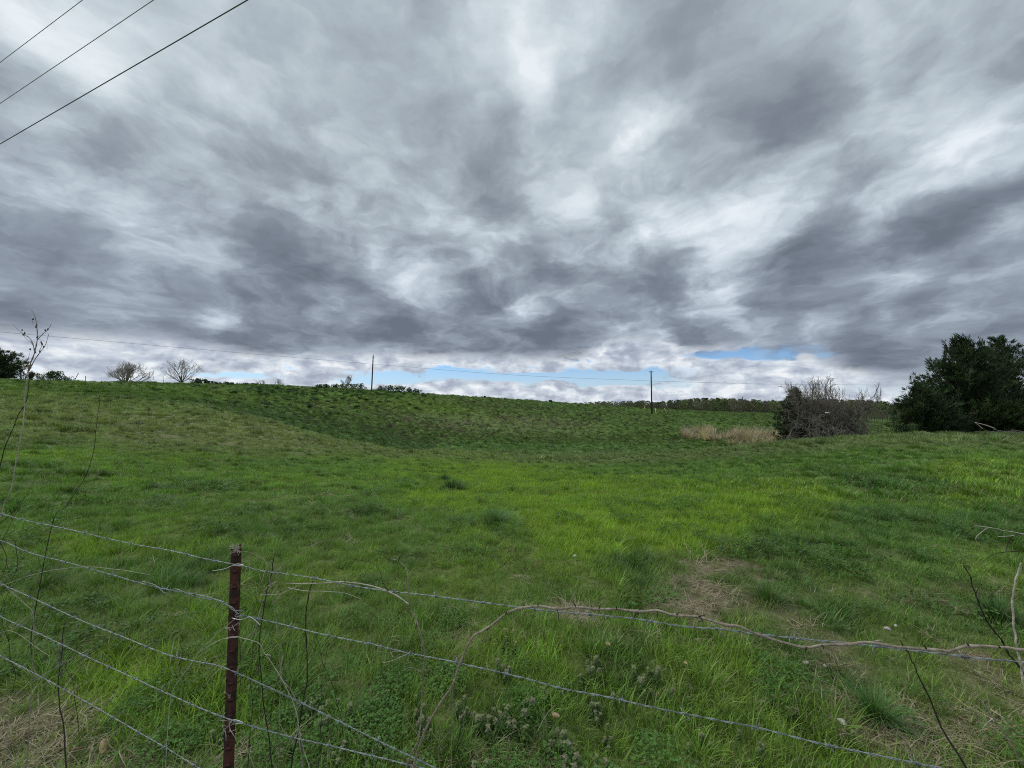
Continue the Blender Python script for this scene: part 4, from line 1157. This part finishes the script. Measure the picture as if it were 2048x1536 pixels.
def leaf(px, py, s, label, seed, up=.05):
    g_ = np.random.default_rng(seed)
    n = 9; t = np.linspace(-1, 1, n); w = .42 * (1 - t ** 2) ** .6
    V = []
    for a, b in zip(t, w): V += [(a, -b, .25 * b + .1 * a * a), (a, 0, .1 * a * a), (a, b, .3 * b + .1 * a * a)]
    V = np.array(V) * s
    F = [[i * 3 + j, i * 3 + j + 1, (i + 1) * 3 + j + 1, (i + 1) * 3 + j] for i in range(n - 1) for j in range(2)]
    me = np_mesh('dead_leaf', V, np.array(F), M_DLEAF, True)
    p = ground_px(px, py)
    o = add('dead_leaf', me, None, tuple(p + [0, 0, up])); o.rotation_euler = (g_.uniform(.3, .9), g_.uniform(-.4, .4), g_.uniform(0, 6))
    sm = o.modifiers.new('thick', 'SOLIDIFY'); sm.thickness = .0006
    tag(o, label, 'leaf')
leaf(1010, 1280, .024, 'tan dead leaf in the grass just below the bend of the thorny cane', 1, .07)
leaf(1217, 1312, .026, 'pale tan dead leaf in the grass between the two wires at centre right', 2, .07)
leaf(1372, 1350, .018, 'small cream dead leaf in the tall grass, right of centre', 3, .07)
leaf(1112, 1470, .022, 'pale yellow dead leaf among the weeds at the bottom middle', 4, .09)
leaf(150, 1520, .040, 'brown dead leaf at the edge of the thatch in the bottom left', 5, .04)
leaf(205, 1512, .045, 'orange-brown dead leaf right of the seed stalk at the bottom', 6, .04)
leaf(30, 1500, .045, 'reddish brown dead leaf in the very bottom left corner', 7, .04)

# ------------------------------------------------------------------ poles and lines
def pole_thing(px, Y, top_row, label, group, r=.14, hardware=False):
    p = on_ground(px, Y); t = at(px, top_row, Y)
    root = empty('utility_pole', p); tag(root, label, 'utility pole', group)
    H = t.z - p.z
    o = add('pole', MB().tube(np.array([[0, 0, -.5], [0, 0, H * .5], [0, 0, H]]), [r, r * .88, r * .72], 12).mesh('pole', M_POLE), root)
    mb = MB().tube(np.array([[0, 0, H], [0, 0, H + .12]]), [.05, .05], 8).tube(np.array([[0, 0, H + .10], [0, 0, H + .26]]), [.085, .05], 8)
    add('insulator', mb.mesh('insulator', M_DARKST), root)
    if hardware:
        add('crossarm', MB().box((-.55, -.06, H - .30), (.55, .06, H - .18)).mesh('crossarm', M_POLE, False), root)
        for s in (-.5, .5):
            add('insulator', MB().tube(np.array([[s, 0, H - .18], [s, 0, H - .02]]), [.06, .04], 8).mesh('insulator', M_OLDBARK), root)
    return root, p, H
G_POLE = 'wooden poles of the power line across the fields'
p1, b1, H1 = pole_thing(743, 108, 711, 'dark wooden power pole on the grassy crest, left of centre', G_POLE, .19)
p1.rotation_euler = (0, R(1.6), 0)
p2, b2, H2 = pole_thing(1303, 98, 742, 'dark wooden power pole with yellow guy guards in front of the woods', G_POLE, .19, True)
p3, b3, H3 = pole_thing(1485, 185, 794, 'small far dark pole standing alone against the woods', None, .22)
M_YEL, gg = newmat('yellow_guard'); _t = gg.n('ShaderNodeTexCoord')
finish(M_YEL, gg, princ(gg, gg.mix(gg.noise(_t.outputs['Object'], 3, 2), (.55, .42, .10), (.66, .55, .28)), .5, .4))
for (px, Y) in ((1285, 99), (1312, 95), (1335, 98)):
    e = on_ground(px, Y); e = np.array([e.x - b2.x, e.y - b2.y, e.z - b2.z - .1])
    tp = np.array([0, 0, H2 * .90])
    gw = add('guy_wire', MB().tube(np.array([e, tp]), .010, 5).mesh('guy_wire', M_WIRE), p2)
    d = (tp - e) / np.linalg.norm(tp - e)
    add('guard', MB().tube(np.array([e + d * .1, e + d * 2.4]), .055, 7).mesh('guard', M_YEL), gw)
M_LINE = mat_bark('weathered_cable', (.17, .17, .18), (.12, .12, .125), 3)
M_LINE2 = mat_bark('grey_cable', (.34, .35, .38), (.26, .27, .29), 3)
def line(P, rad, label, group=None, sag=0.0, n=60, mat=None):
    P = [np.array(p, float) for p in P]
    Q = spline(P, n) if len(P) > 2 else np.array([P[0] + (P[1] - P[0]) * t + np.array([0, 0, -4 * sag * t * (1 - t)]) for t in np.linspace(0, 1, n)])
    o0 = Q[0].copy()
    me = MB().tube(Q, rad, 6).mesh('power_line', mat or M_LINE, True, o0)
    o = add('power_line', me, None, tuple(o0)); tag(o, label, 'power line', group)
_l = line
def line(*a, **k): return _l(*a, **{**k, 'mat': k.get('mat') or M_LINE2})
w1 = at(743, 728, 108); w2 = at(1303, 762, 98)
line([at(-330, 640, 62), at(0, 664, 74), at(380, 697, 90), w1], .030, 'thin far power line descending from the left edge to the left pole')
line([w1, at(1020, 749.5, 103), w2], .030, 'thin far power line strung between the two dark poles')
line([w2, at(1560, 768.5, 110), at(1800, 770, 122), at(2150, 771, 140)], .030, 'thin far power line running right from the pole with the guy guards')
G_OH = 'overhead power lines crossing the top left corner'
for (xa, ya, xb, yb, z, r, lab) in ((0,288,495,0, 6.2, .0085, 'darkest and lowest overhead line in the top left corner, nearest the middle'),
                                 (0,207,307,0, 7.6, .0065, 'middle overhead line crossing the top left corner'),
                                 (0,125,165,0, 8.6, .006, 'short overhead line in the extreme top left corner')):
    def hit(px, py):
        x, y, zz_ = ray(px, py); t = z / zz_; return np.array([x * t, y * t, EYE + z])
    a, b = hit(xa, ya), hit(xb, yb)
    d = b - a
    line([a - d * 4, a, b, b + d * 6], r, lab, G_OH, n=80, mat=M_LINE if z < 7 else M_LINE2)

# ------------------------------------------------------------------ trees
M_NEEDLE, gg = newmat('cedar_foliage')
finish(M_NEEDLE, gg, leaf_shader(gg, attr(gg, 'col'), .7, .12, .12))
def cedar(px, Y, top_row, rad, label, seed, loose=0.0, nbr=190, lean=0.0, skirt=.02, col=(.030, .050, .022), shape=0, group=None, clump=9, name='cedar_tree'):
    g_ = np.random.default_rng(seed)
    p = on_ground(px, Y); H = at(px, top_row, Y).z - p.z
    root = empty(name, p); tag(root, label, 'tree', group)
    tr = np.array([[0, 0, -.3], [lean * .2, .05, H * .3], [lean * .5, 0, H * .6], [lean, 0, H * .93]])
    add('trunk', MB().tube(spline(tr, 12), np.linspace(.05 * H * .55, .015, 12), 8).mesh('trunk', M_OLDBARK), root)
    VV = []; CC = []
    tw = MB()
    for b in range(nbr):
        f = skirt + (1 - skirt) * (b + g_.uniform(0, 1)) / nbr
        f = f ** 1.05
        if shape == 0: env = (np.sin(np.pi * min(1, (f + .18) / 1.25) ** .8) ** .6) * (1 - f ** 5 * .75)
        else: env = (1 - f) ** .75 + .10
        a = g_.uniform(0, 6.283)
        Lb = rad * env * g_.uniform(.48, 1.18)
        up = g_.uniform(.18, .55) + .7 * f
        base = np.array([np.interp(f, [0, .3, .6, .93, 1], [0, lean * .2, lean * .5, lean, lean]), 0, max(.05, H * f - Lb * up * .45)])
        d = unit(np.array([[math.cos(a), math.sin(a), up]]))[0]
        tip = base + d * Lb
        mid = (base + tip) / 2 - np.array([0, 0, .08 * Lb])
        tip[2] = min(tip[2], H * 1.0)
        tw.tube(spline([base, mid, tip], 5), np.linspace(.03, .008, 5), 4)
        nc = max(3, int(Lb * 4.6 * (1 - loose * .45)))
        for k in range(nc):
            t = (k + g_.uniform(0, 1)) / nc
            if t < .12 + loose * .15: continue
            q = base * (1 - t) ** 2 + 2 * mid * t * (1 - t) + tip * t * t
            q = q + g_.normal(0, .13 + .14 * (1 - t), 3) * (1 + .1 * Lb)
            n = clump + 3 + int(g_.integers(0, 6))
            sd_ = unit(d + g_.normal(0, .30, 3) + np.array([0, 0, .45]))
            u = unit(sd_[None] + g_.normal(0, .36, (n, 3)))
            v = unit(np.cross(u, g_.normal(0, 1, (n, 3))))
            s = g_.uniform(.12, .30, n)
            V, _ = quads(q + u * (s * .8)[:, None] + g_.normal(0, .07, (n, 3)), u, v, s, s * .14)
            VV.append(V)
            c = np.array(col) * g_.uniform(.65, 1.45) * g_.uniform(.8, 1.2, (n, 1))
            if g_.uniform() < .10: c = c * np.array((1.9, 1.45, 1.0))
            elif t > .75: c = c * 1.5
            CC.append(np.repeat(c, 4, 0))
    for k in range(9):                                  # pointed leaders round the top
        a = g_.uniform(0, 6.28); rr_ = rad * g_.uniform(.0, .55) * (k > 0); hl = g_.uniform(.8, 1.8)
        tz = H * (1.0 if k == 0 else g_.uniform(.80, .97) - .10 * rr_ / rad)
        n = 60; f_ = g_.uniform(0, 1, n); w_ = (1 - f_) * hl * .22
        q = np.stack([lean + rr_ * math.cos(a) + g_.normal(0, 1, n) * w_, rr_ * math.sin(a) + g_.normal(0, 1, n) * w_, tz - hl + hl * f_], 1)
        u = unit(np.stack([g_.normal(0, .45, n), g_.normal(0, .45, n), np.ones(n)], 1)); v = unit(np.cross(u, g_.normal(0, 1, (n, 3)))); s = g_.uniform(.10, .22, n)
        V, _ = quads(q, u, v, s, s * .16); VV.append(V); CC.append(np.repeat(np.array(col) * g_.uniform(.7, 1.5, (n, 1)), 4, 0))
    V = np.concatenate(VV); V[:, 2] = np.maximum(V[:, 2], .02)
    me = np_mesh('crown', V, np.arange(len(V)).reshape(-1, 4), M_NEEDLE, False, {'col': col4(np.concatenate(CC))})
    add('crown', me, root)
    add('branches', tw.mesh('branches', M_OLDBARK), root)
    return root
cedar(1932, 39.0, 676, 5.1, 'large dense cedar, tallest and darkest of the clump on the right', 1, nbr=270, clump=10, loose=.18)
cedar(2004, 40.8, 677, 4.6, 'loose open cedar with sky showing through, behind right of the tallest one', 2, loose=.55, nbr=230)
cedar(1840, 37.2, 772, 2.5, 'low bushy cedar at the left foot of the big cedar clump', 3, nbr=150)
cedar(2120, 38.5, 735, 4.4, 'cedar cut by the right edge of the picture', 4, loose=.3, nbr=200)
cedar(1985, 36.8, 800, 3.0, 'low spreading dark cedar in front of the big clump on the right', 5, nbr=170, col=(.030, .052, .018))
cedar(-28, 62, 694, 4.6, 'dark cedar cut by the left edge on the crest', 6, nbr=230)
cedar(1590, 49.6, 782, 2.9, 'dark cedar half hidden behind the bare grey shrub in the hollow', 7, nbr=230)
cedar(1872, 37.0, 800, 2.4, 'small cedar filling the gap between the low bushy one and the tallest', 8, nbr=130)

M_BARE, gg = newmat('bare_twigs')
finish(M_BARE, gg, princ(gg, attr(gg, 'col'), .85, .15))
def bare_tree(px, Y, top_row, width, label, seed, col=(.20, .17, .15), stems=1, depth=5, spread=.5, up=.12, twig=.012, name='bare_tree', cat='tree', kids=(3, 4), droop=0.0, base_y=None, r0=None, sides=3, short=.72, first=.26, fan=0):
    g_ = np.random.default_rng(seed)
    p = on_ground(px, Y); H = at(px, top_row, Y).z - p.z
    root = empty(name, p); tag(root, label, cat)
    segs = []
    R0 = r0 or H * .022
    def grow(q, d, L, r, dep):
        n = 3
        pts = [q]
        for i in range(n):
            d = unit((d + g_.normal(0, .11, 3) + np.array([0, 0, up * .5 - droop * (depth - dep) * .25]))[None])[0]
            pts.append(pts[-1] + d * L / n)
        segs.append((np.array(pts), r, r * .68, dep))
        if dep == 0: return
        k_ = int(g_.integers(kids[0], kids[1] + 1))
        for i in range(k_):
            t = 1.0 if i == 0 else g_.uniform(.35, 1.0)
            j = min(int(t * n), n - 1); qq = pts[j] + (pts[j + 1] - pts[j]) * (t * n - j)
            dd = unit((d + g_.normal(0, spread, 3) + np.array([0, 0, up]))[None])[0]
            grow(qq, dd, L * g_.uniform(short - .12, short + .12), max(r * .62, twig), dep - 1)
    if fan:
        t0 = H * .16
        segs.append((np.array([[0, 0, -.2], [.03, 0, t0 * .5], [0, 0, t0]]), R0 * 1.6, R0 * 1.2, depth))
        for s in range(stems):
            a = s * 2.4 + g_.uniform(0, .5); e = R(fan) + (R(88) - R(fan)) * ((s + .5) / stems) ** .9
            d = np.array([math.cos(a) * math.cos(e), math.sin(a) * math.cos(e), math.sin(e)])
            grow(np.array([0, 0, t0 * g_.uniform(.7, 1)]), d, H * first * g_.uniform(.85, 1.1), R0 * g_.uniform(.6, 1), depth)
    for s in range(0 if fan else stems):
        a = s / stems * 6.283 + g_.uniform(0, 1)
        if stems == 1: d = np.array([0, 0, 1.0])
        else: d = unit(np.array([[math.cos(a) * g_.uniform(.3, 1.3), math.sin(a) * g_.uniform(.3, 1.3), 1.0]]))[0]
        grow(np.array([math.cos(a), math.sin(a), 0]) * (.0 if stems == 1 else g_.uniform(.05, .5)) + [0, 0, -.1], d, H * first * g_.uniform(.8, 1.15), R0 * (1 if stems == 1 else g_.uniform(.5, 1)), depth)
    allp = np.concatenate([s[0] for s in segs])
    # fit the grown skeleton to the height and width seen
    sz = H / np.percentile(allp[:, 2], 99.6); sx_ = (width / 2) / np.percentile(np.abs(allp[:, 0]), 99.4)
    sc = np.array([sx_, sx_, sz])
    tb = MB(); bb = MB(); cb = []
    for (pts, ra, rb, dep) in segs:
        P_ = pts * sc
        rl = np.hypot(P_[:, 0], P_[:, 1]); q = np.where(rl > width / 2, (width / 2 + (rl - width / 2) * .2) / np.maximum(rl, .01), 1); P_[:, 0] *= q; P_[:, 1] *= q; P_[:, 2] = np.minimum(P_[:, 2], H + (P_[:, 2] - H) * .3)
        if dep >= depth - 0: tb.tube(P_, np.linspace(ra, rb, len(P_)), 7)
        else:
            V, F, F3 = tube(P_, np.linspace(ra, rb, len(P_)), sides)
            bb.add(V, F, None)
            cb.append(np.repeat(np.array(col)[None] * g_.uniform(.7, 1.35), len(V), 0))
    add('trunk', tb.mesh('trunk', M_OLDBARK), root)
    me = np_mesh('crown', np.concatenate(bb.V), np.concatenate(bb.F4), M_BARE, False, {'col': col4(np.concatenate(cb))})
    add('crown', me, root)
    return root
bare_tree(1648, 48.0, 757, 10.2, 'wide bare grey-brown shrub with arching twigs in the hollow on the right', 11, (.215, .19, .158), stems=16, depth=5, spread=.55, up=.10, twig=.012, name='bare_shrub', cat='shrub', kids=(3, 4), droop=.02, r0=.13, short=.64, first=.34)
bare_tree(1645, 46.5, 805, 9.0, 'lower skirt of pale arching canes in front of the wide bare shrub', 12, (.22, .20, .17), stems=26, depth=4, spread=.7, up=-.02, twig=.014, name='cane_thicket', cat='shrub', kids=(3, 4), droop=.10, r0=.06, short=.74, first=.45)
bare_tree(1692, 46.0, 806, 2.2, 'slim pale bare tree at the right side of the wide shrub', 13, (.24, .22, .18), stems=2, depth=5, spread=.45, twig=.012, r0=.10)
bare_tree(252, 90, 723, 9.0, 'rounded bare tree on the left crest, left one of the two', 14, (.32, .285, .25), stems=20, depth=4, spread=.40, up=.16, twig=.011, r0=.09, first=.36, fan=14, kids=(3, 4), short=.62)
bare_tree(362, 96, 717, 12.4, 'fan-shaped bare tree on the left crest, right one of the two', 15, (.27, .235, .205), stems=18, depth=4, spread=.26, up=.06, twig=.013, r0=.09, first=.42, fan=24, kids=(2, 3), short=.64)
bare_tree(525, 150, 760, 5.0, 'tiny bare tree top showing over the crest, left of its neighbour', 16, (.22, .19, .17), stems=4, depth=4, twig=.03, r0=.12)
bare_tree(562, 150, 758, 5.2, 'tiny bare tree top showing over the crest, right of its neighbour', 17, (.25, .215, .19), stems=4, depth=4, twig=.03, r0=.12)
bare_tree(693, 112, 750, 3.4, 'small bare sapling on the crest left of the left pole', 18, (.30, .26, .22), stems=3, depth=4, up=.3, twig=.022, r0=.07)
bare_tree(58, 66, 742, 2.2, 'little dark bush on the left crest behind the sapling', 19, (.06, .07, .04), stems=6, depth=3, twig=.03, r0=.05, name='bush', cat='bush')
bare_tree(80, 70, 742, 3.0, 'pale wispy bare bush on the left crest beside the green one', 20, (.33, .27, .22), stems=6, depth=3, twig=.016, r0=.04, name='bush', cat='bush')

# leafy bushes
def bush(px, Y, top_row, width, label, seed, col, group=None, n=900, size=.12, depth_=1.0):
    g_ = np.random.default_rng(seed)
    p = on_ground(px, Y); H = max(.25, at(px, top_row, Y).z - p.z)
    w = width * Y / FPX / 2
    root = empty('bush', p); tag(root, label, 'bush', group)
    nb = 14
    lob = np.stack([g_.normal(0, .45, nb) * w, g_.normal(0, .45, nb) * w * depth_, g_.uniform(.25, .85, nb) * H], 1)
    lr = g_.uniform(.25, .5, nb) * min(w, H)
    k_ = g_.integers(0, nb, n)
    d = unit(g_.normal(0, 1, (n, 3))) * (g_.uniform(.2, 1, (n, 1)) ** .5)
    cen = lob[k_] + d * lr[k_][:, None]
    cen[:, 2] = np.clip(cen[:, 2], .03, H)
    u = unit(g_.normal(0, 1, (n, 3)) + [0, 0, .5]); v = unit(np.cross(u, g_.normal(0, 1, (n, 3))))
    s = size * g_.uniform(.6, 1.3, n)
    V, F = quads(cen, u, v, s, s * .6)
    c = np.array(col)[None] * g_.uniform(.6, 1.5, (n, 1)) * (1 + .25 * g_.normal(0, 1, nb))[k_][:, None].clip(.5, 1.6)
    add('foliage', np_mesh('foliage', V, F, M_LEAF, False, {'col': col4(np.repeat(c, 4, 0))}), root)
    mb = MB()
    for q in lob[:8]: mb.tube(spline([np.array([0, 0, -.05]), q * [.4, .4, .5], q], 4), [.04, .03, .02, .01], 4)
    add('stems', mb.mesh('stems', M_OLDBARK), root)
    return root
bush(104, 60, 742, 38, 'rounded green leafy bush on the left crest', 1, (.055, .095, .035), n=1500, size=.10)
bush(128, 62, 752, 30, 'low yellowish bush right beside the rounded green one on the left crest', 2, (.09, .12, .05), n=500, size=.09)
bush(395, 84, 756, 20, 'dark bush at the foot of the fan-shaped bare tree, larger of the pair', 3, (.035, .06, .025), n=700, size=.14)
bush(413, 86, 759, 11, 'dark bush at the foot of the fan-shaped bare tree, smaller of the pair', 4, (.035, .06, .025), n=400, size=.13)
DB = ['first low dark bush right of the fan-shaped tree pair', 'second low dark bush right of the fan-shaped tree pair', 'third low dark bush right of the fan-shaped tree pair', 'last low dark bush on the crest before the tiny bare tree tops',
 'leftmost pale-topped bush on the crest left of the left pole', 'second bush from the left on the crest left of the left pole', 'bush just left of the small bare sapling on the crest', 'bush at the foot of the small bare sapling on the crest',
 'bush just right of the small bare sapling on the crest', 'bush touching the left side of the left pole', 'first dark bush right of the left pole', 'second dark bush right of the left pole', 'third dark bush right of the left pole',
 'fourth dark bush right of the left pole', 'fifth dark bush right of the left pole', 'last dark bush of the row right of the left pole', 'tiny bush on the crest where the far woods begin', 'tiny lone bush on the middle of the bare crest', 'tiny lone bush on the crest nearer the far woods']
Gb = 'low dark bushes strung along the crest'
for i, (px, Y, rr_, w_) in enumerate(((432,88,763,22),(452,90,763,16),(462,92,765,14),(492,95,767,12),(640,101,769,18),(652,101,767,12),(668,103,768,22),(686,104,768,20),(705,105,768,24),(722,104,766,22),(760,106,771,18),(776,106,770,26),(790,106,770,22),(803,106,772,22),(818,107,774,20),(833,107,779,16),(1150,114,806,10),(968,111,792,8),(1100,113,800,8))):
    bush(px, Y, rr_, w_, DB[i], 20 + i, (.045, .085, .03), Gb, n=380, size=.15)
bush(1795, 35.8, 838, 34, 'small leafy green shrub at the left foot of the cedars', 61, (.085, .13, .05), n=1400, size=.06)
bush(1812, 35.4, 846, 36, 'low rounded shrub at the base of the low bushy cedar', 62, (.06, .10, .04), n=1200, size=.06)

# leaning sticks and short posts on the left crest
for (px, Y, r0_, r1_, dx_, lab) in ((143, 60, 760, 746, 14, 'leaning stick against the sky on the left crest'), (170, 62, 762, 752, 1, 'short upright stake on the left crest'), (326, 76, 768, 751, 0, 'thin upright stake just left of the fan-shaped tree')):
    a = np.array(on_ground(px, Y)) - [0, 0, .2]; b = np.array(at(px + dx_, r1_, Y))
    o = add('stake', MB().tube(np.array([a, b]) - a, [.045, .035], 6).mesh('stake', M_POLE), None, tuple(a)); tag(o, lab, 'stake')

# brush pile
bp_ = on_ground(2030, 33.6)
root = empty('brush_pile', bp_); tag(root, 'pile of grey dead branches in front of the cedars at the right edge', 'brush pile')
g_ = np.random.default_rng(9)
for i in range(46):
    c = np.array([g_.normal(.2, 1.5), g_.normal(0, .5), g_.uniform(.05, .5)]); d = unit(np.array([[1, g_.normal(0, .3), g_.normal(-.05, .16)]]))[0] * g_.uniform(.6, 1.6)
    m_ = c + g_.normal(0, .08, 3)
    P_ = np.array([c - d, m_, c + d]); P_[:, 2] = np.maximum(P_[:, 2], .02)
    add('branch', MB().tube(spline(P_, 7), np.linspace(.035, .012, 7) * g_.uniform(.5, 1.1), 5).mesh('branch', M_TWIG), root)
a = np.array(at(1950, 845, 34.0) - bp_); b = np.array(at(1990, 857, 33.6) - bp_)
add('branch', MB().tube(spline([a, (a + b) / 2 + [0, 0, .05], b], 8), np.linspace(.03, .05, 8), 6).mesh('branch', M_PALE), root)
b2_ = np.array(at(1966, 858, 33.8) - bp_)
add('branch', MB().tube(spline([a, (a + b2_) / 2, b2_], 8), np.linspace(.02, .03, 8), 6).mesh('branch', M_PALE), root)
# pale scrap caught in the shrub
c = at(1655, 826, 44.6)
o = add('pale_scrap', MB().tube(np.array([[-.26, 0, .02], [-.1, 0, .03], [.1, 0, .0], [.26, 0, .02]]), [.06, .085, .085, .06], 8).mesh('pale_scrap', M_TIE), None, c)
tag(o, 'small pale scrap caught in the middle of the wide bare shrub', 'debris')

# ------------------------------------------------------------------ far woods, scrub and tall dead grass
def mass(name, label, cat, trees, mat=M_LEAF):
    VV = []; CC = []; g_ = np.random.default_rng(77)
    tb = MB()
    for (x, y, H, w, col, leafy) in trees:
        z = gz(x, y)
        n = int(230 if leafy else 190)
        f = g_.uniform(.12, 1, n) ** .8
        env = np.sin(np.pi * np.clip((f + .1) / 1.18, 0, 1)) ** .7
        a = g_.uniform(0, 6.283, n); r = w / 2 * env * np.sqrt(g_.uniform(.1, 1, n))
        c = np.stack([x + r * np.cos(a), y + r * np.sin(a), z + f * H], 1)
        u = unit(g_.normal(0, .6, (n, 3)) + np.stack([np.cos(a) * .3, np.sin(a) * .3, np.full(n, 1.2)], 1)) if not leafy else unit(g_.normal(0, 1, (n, 3)))
        v = unit(np.cross(u, g_.normal(0, 1, (n, 3))))
        s = (g_.uniform(.5, 1.1, n) if not leafy else g_.uniform(.3, .75, n)) * H / 11
        V, _ = quads(c, u, v, s, s * (.07 if not leafy else .6))
        VV.append(V); CC.append(np.repeat(np.array(col)[None] * g_.uniform(.65, 1.4, (n, 1)), 4, 0))
        t = unit(np.array([[g_.normal(0, .05), 0, 1.0]]))[0]; th = .10 + .01 * H
        V = np.array([[x - th, y, z - .5], [x + th, y, z - .5], [x + th * .4 + t[0] * H, y, z + H * .85], [x - th * .4 + t[0] * H, y, z + H * .85],
                      [x, y - th, z - .5], [x, y + th, z - .5], [x + t[0] * H, y + th * .4, z + H * .85], [x + t[0] * H, y - th * .4, z + H * .85]])
        VV.append(V); CC.append(np.repeat([[.10, .085, .07]], 8, 0))
    V = np.concatenate(VV)
    me = np_mesh(name, V, np.arange(len(V)).reshape(-1, 4), mat, False, {'col': col4(np.concatenate(CC))})
    o = add(name, me); tag(o, label, cat, kind='stuff'); return o
g_ = np.random.default_rng(21)
TOPS = ([900,1100,1150,1200,1260,1330,1400,1440,1500,1560,1620,1700,1750,1800,1900,2100,2300], [812,811,807,804,803,803,798,797,800,802,800,799,802,807,810,812,812])
trees = []
for i in range(1150):
    px = g_.uniform(1000, 2350); Y = g_.uniform(225, 300)
    x = (px - 1024) / FPX * Y
    row = np.interp(px, *TOPS) + g_.uniform(-2.0, 7)
    Ht = EYE + slope(row) * Y - gz(x, Y)
    if Ht < 2.5: continue
    q = g_.uniform(); gk = fbm(np.array([px / 90.0]), np.array([Y / 60]), 81, 2)[0]
    if q < .34: col, lf = (.175, .150, .13), False
    elif q < .34 + .42 * gk * 1.6: col, lf = (.125, .170, .06), True
    elif q < .9: col, lf = (.12, .118, .078), True
    else: col, lf = (.035, .05, .025), True
    trees.append((x, Y, Ht, g_.uniform(4, 8), col, lf))
mass('woods', 'far belt of bare and newly green trees along the horizon', 'woods', trees)
tr2 = []
for i in range(150):
    px = g_.uniform(1690, 2200); Y = g_.uniform(150, 195)
    x = (px - 1024) / FPX * Y
    col = (.10, .125, .055) if g_.uniform() < .6 else (.15, .125, .10)
    tr2.append((x, Y, g_.uniform(2.2, 5.0), g_.uniform(3, 5), col, g_.uniform() < .65))
mass('scrub', 'olive scrub in front of the woods between the shrub and the cedars', 'scrub', tr2)

sedge_c = proto_coll('sedge', tuft_meshes([
    dict(n=46, rad=.12, h0=1.0, h1=1.9, w=.05, bend=.35, spread=.5, dryp=0, center=True, levels=5, varr=.3),
    dict(n=40, rad=.14, h0=.8, h1=1.6, w=.05, bend=.5, spread=.5, dryp=0, center=True, levels=5, varr=.3)], 'sedge'))
n = 360
px = 1366 + 250 * g_.uniform(0, 1, n) ** .85
Yl = np.interp(px, [1366, 1450, 1610], [65, 58.0, 54.0]); Yh = np.interp(px, [1366, 1450, 1610], [69, 72, 66])
Y = Yl + (Yh - Yl) * g_.uniform(0, 1, n) ** 1.2
X = (px - 1024) / FPX * Y
keep = fbm(X / 1.3, Y / 2.5, 91, 2) > .52
X, Y = X[keep], Y[keep]; n = len(X)
tc_ = np.array((.50, .43, .32)) * g_.uniform(.75, 1.2, (n, 1)) * np.stack([np.ones(n), g_.uniform(.9, 1.03, n), g_.uniform(.8, 1.1, n)], 1)
scatter('tall_dead_grass', X, Y, sedge_c, 2, g_.uniform(.6, 1.6, n), tc_, 'tan tall dead grass standing in the bottom of the hollow', 'dead grass', .10)
# knee-high dark weeds on the upper part of the slope
weed_c = proto_coll('slope_weed', [clover(31, 150, .5, .06, .45, (.045, .09, .03)), clover(32, 130, .45, .055, .5, (.055, .105, .035))])
WL = [(555,783,70,12,8,1),(590,792,40,8,5,.7),(700,779,75,9,2,1),(745,784,60,8,5,.9),(800,782,50,6,6,.8),(690,795,25,6,0,.8),(215,770,100,6,0,.25)]
X, Y = region(WL, 60, 112, .9)
px_, py_ = project(X, Y, ground_h(X, Y))
scatter('weeds', X, Y, weed_c, 2, rng.uniform(.6, 1.2, len(X)), white(len(X)), 'dark leafy weed patches high on the far slope', 'weeds', .1)
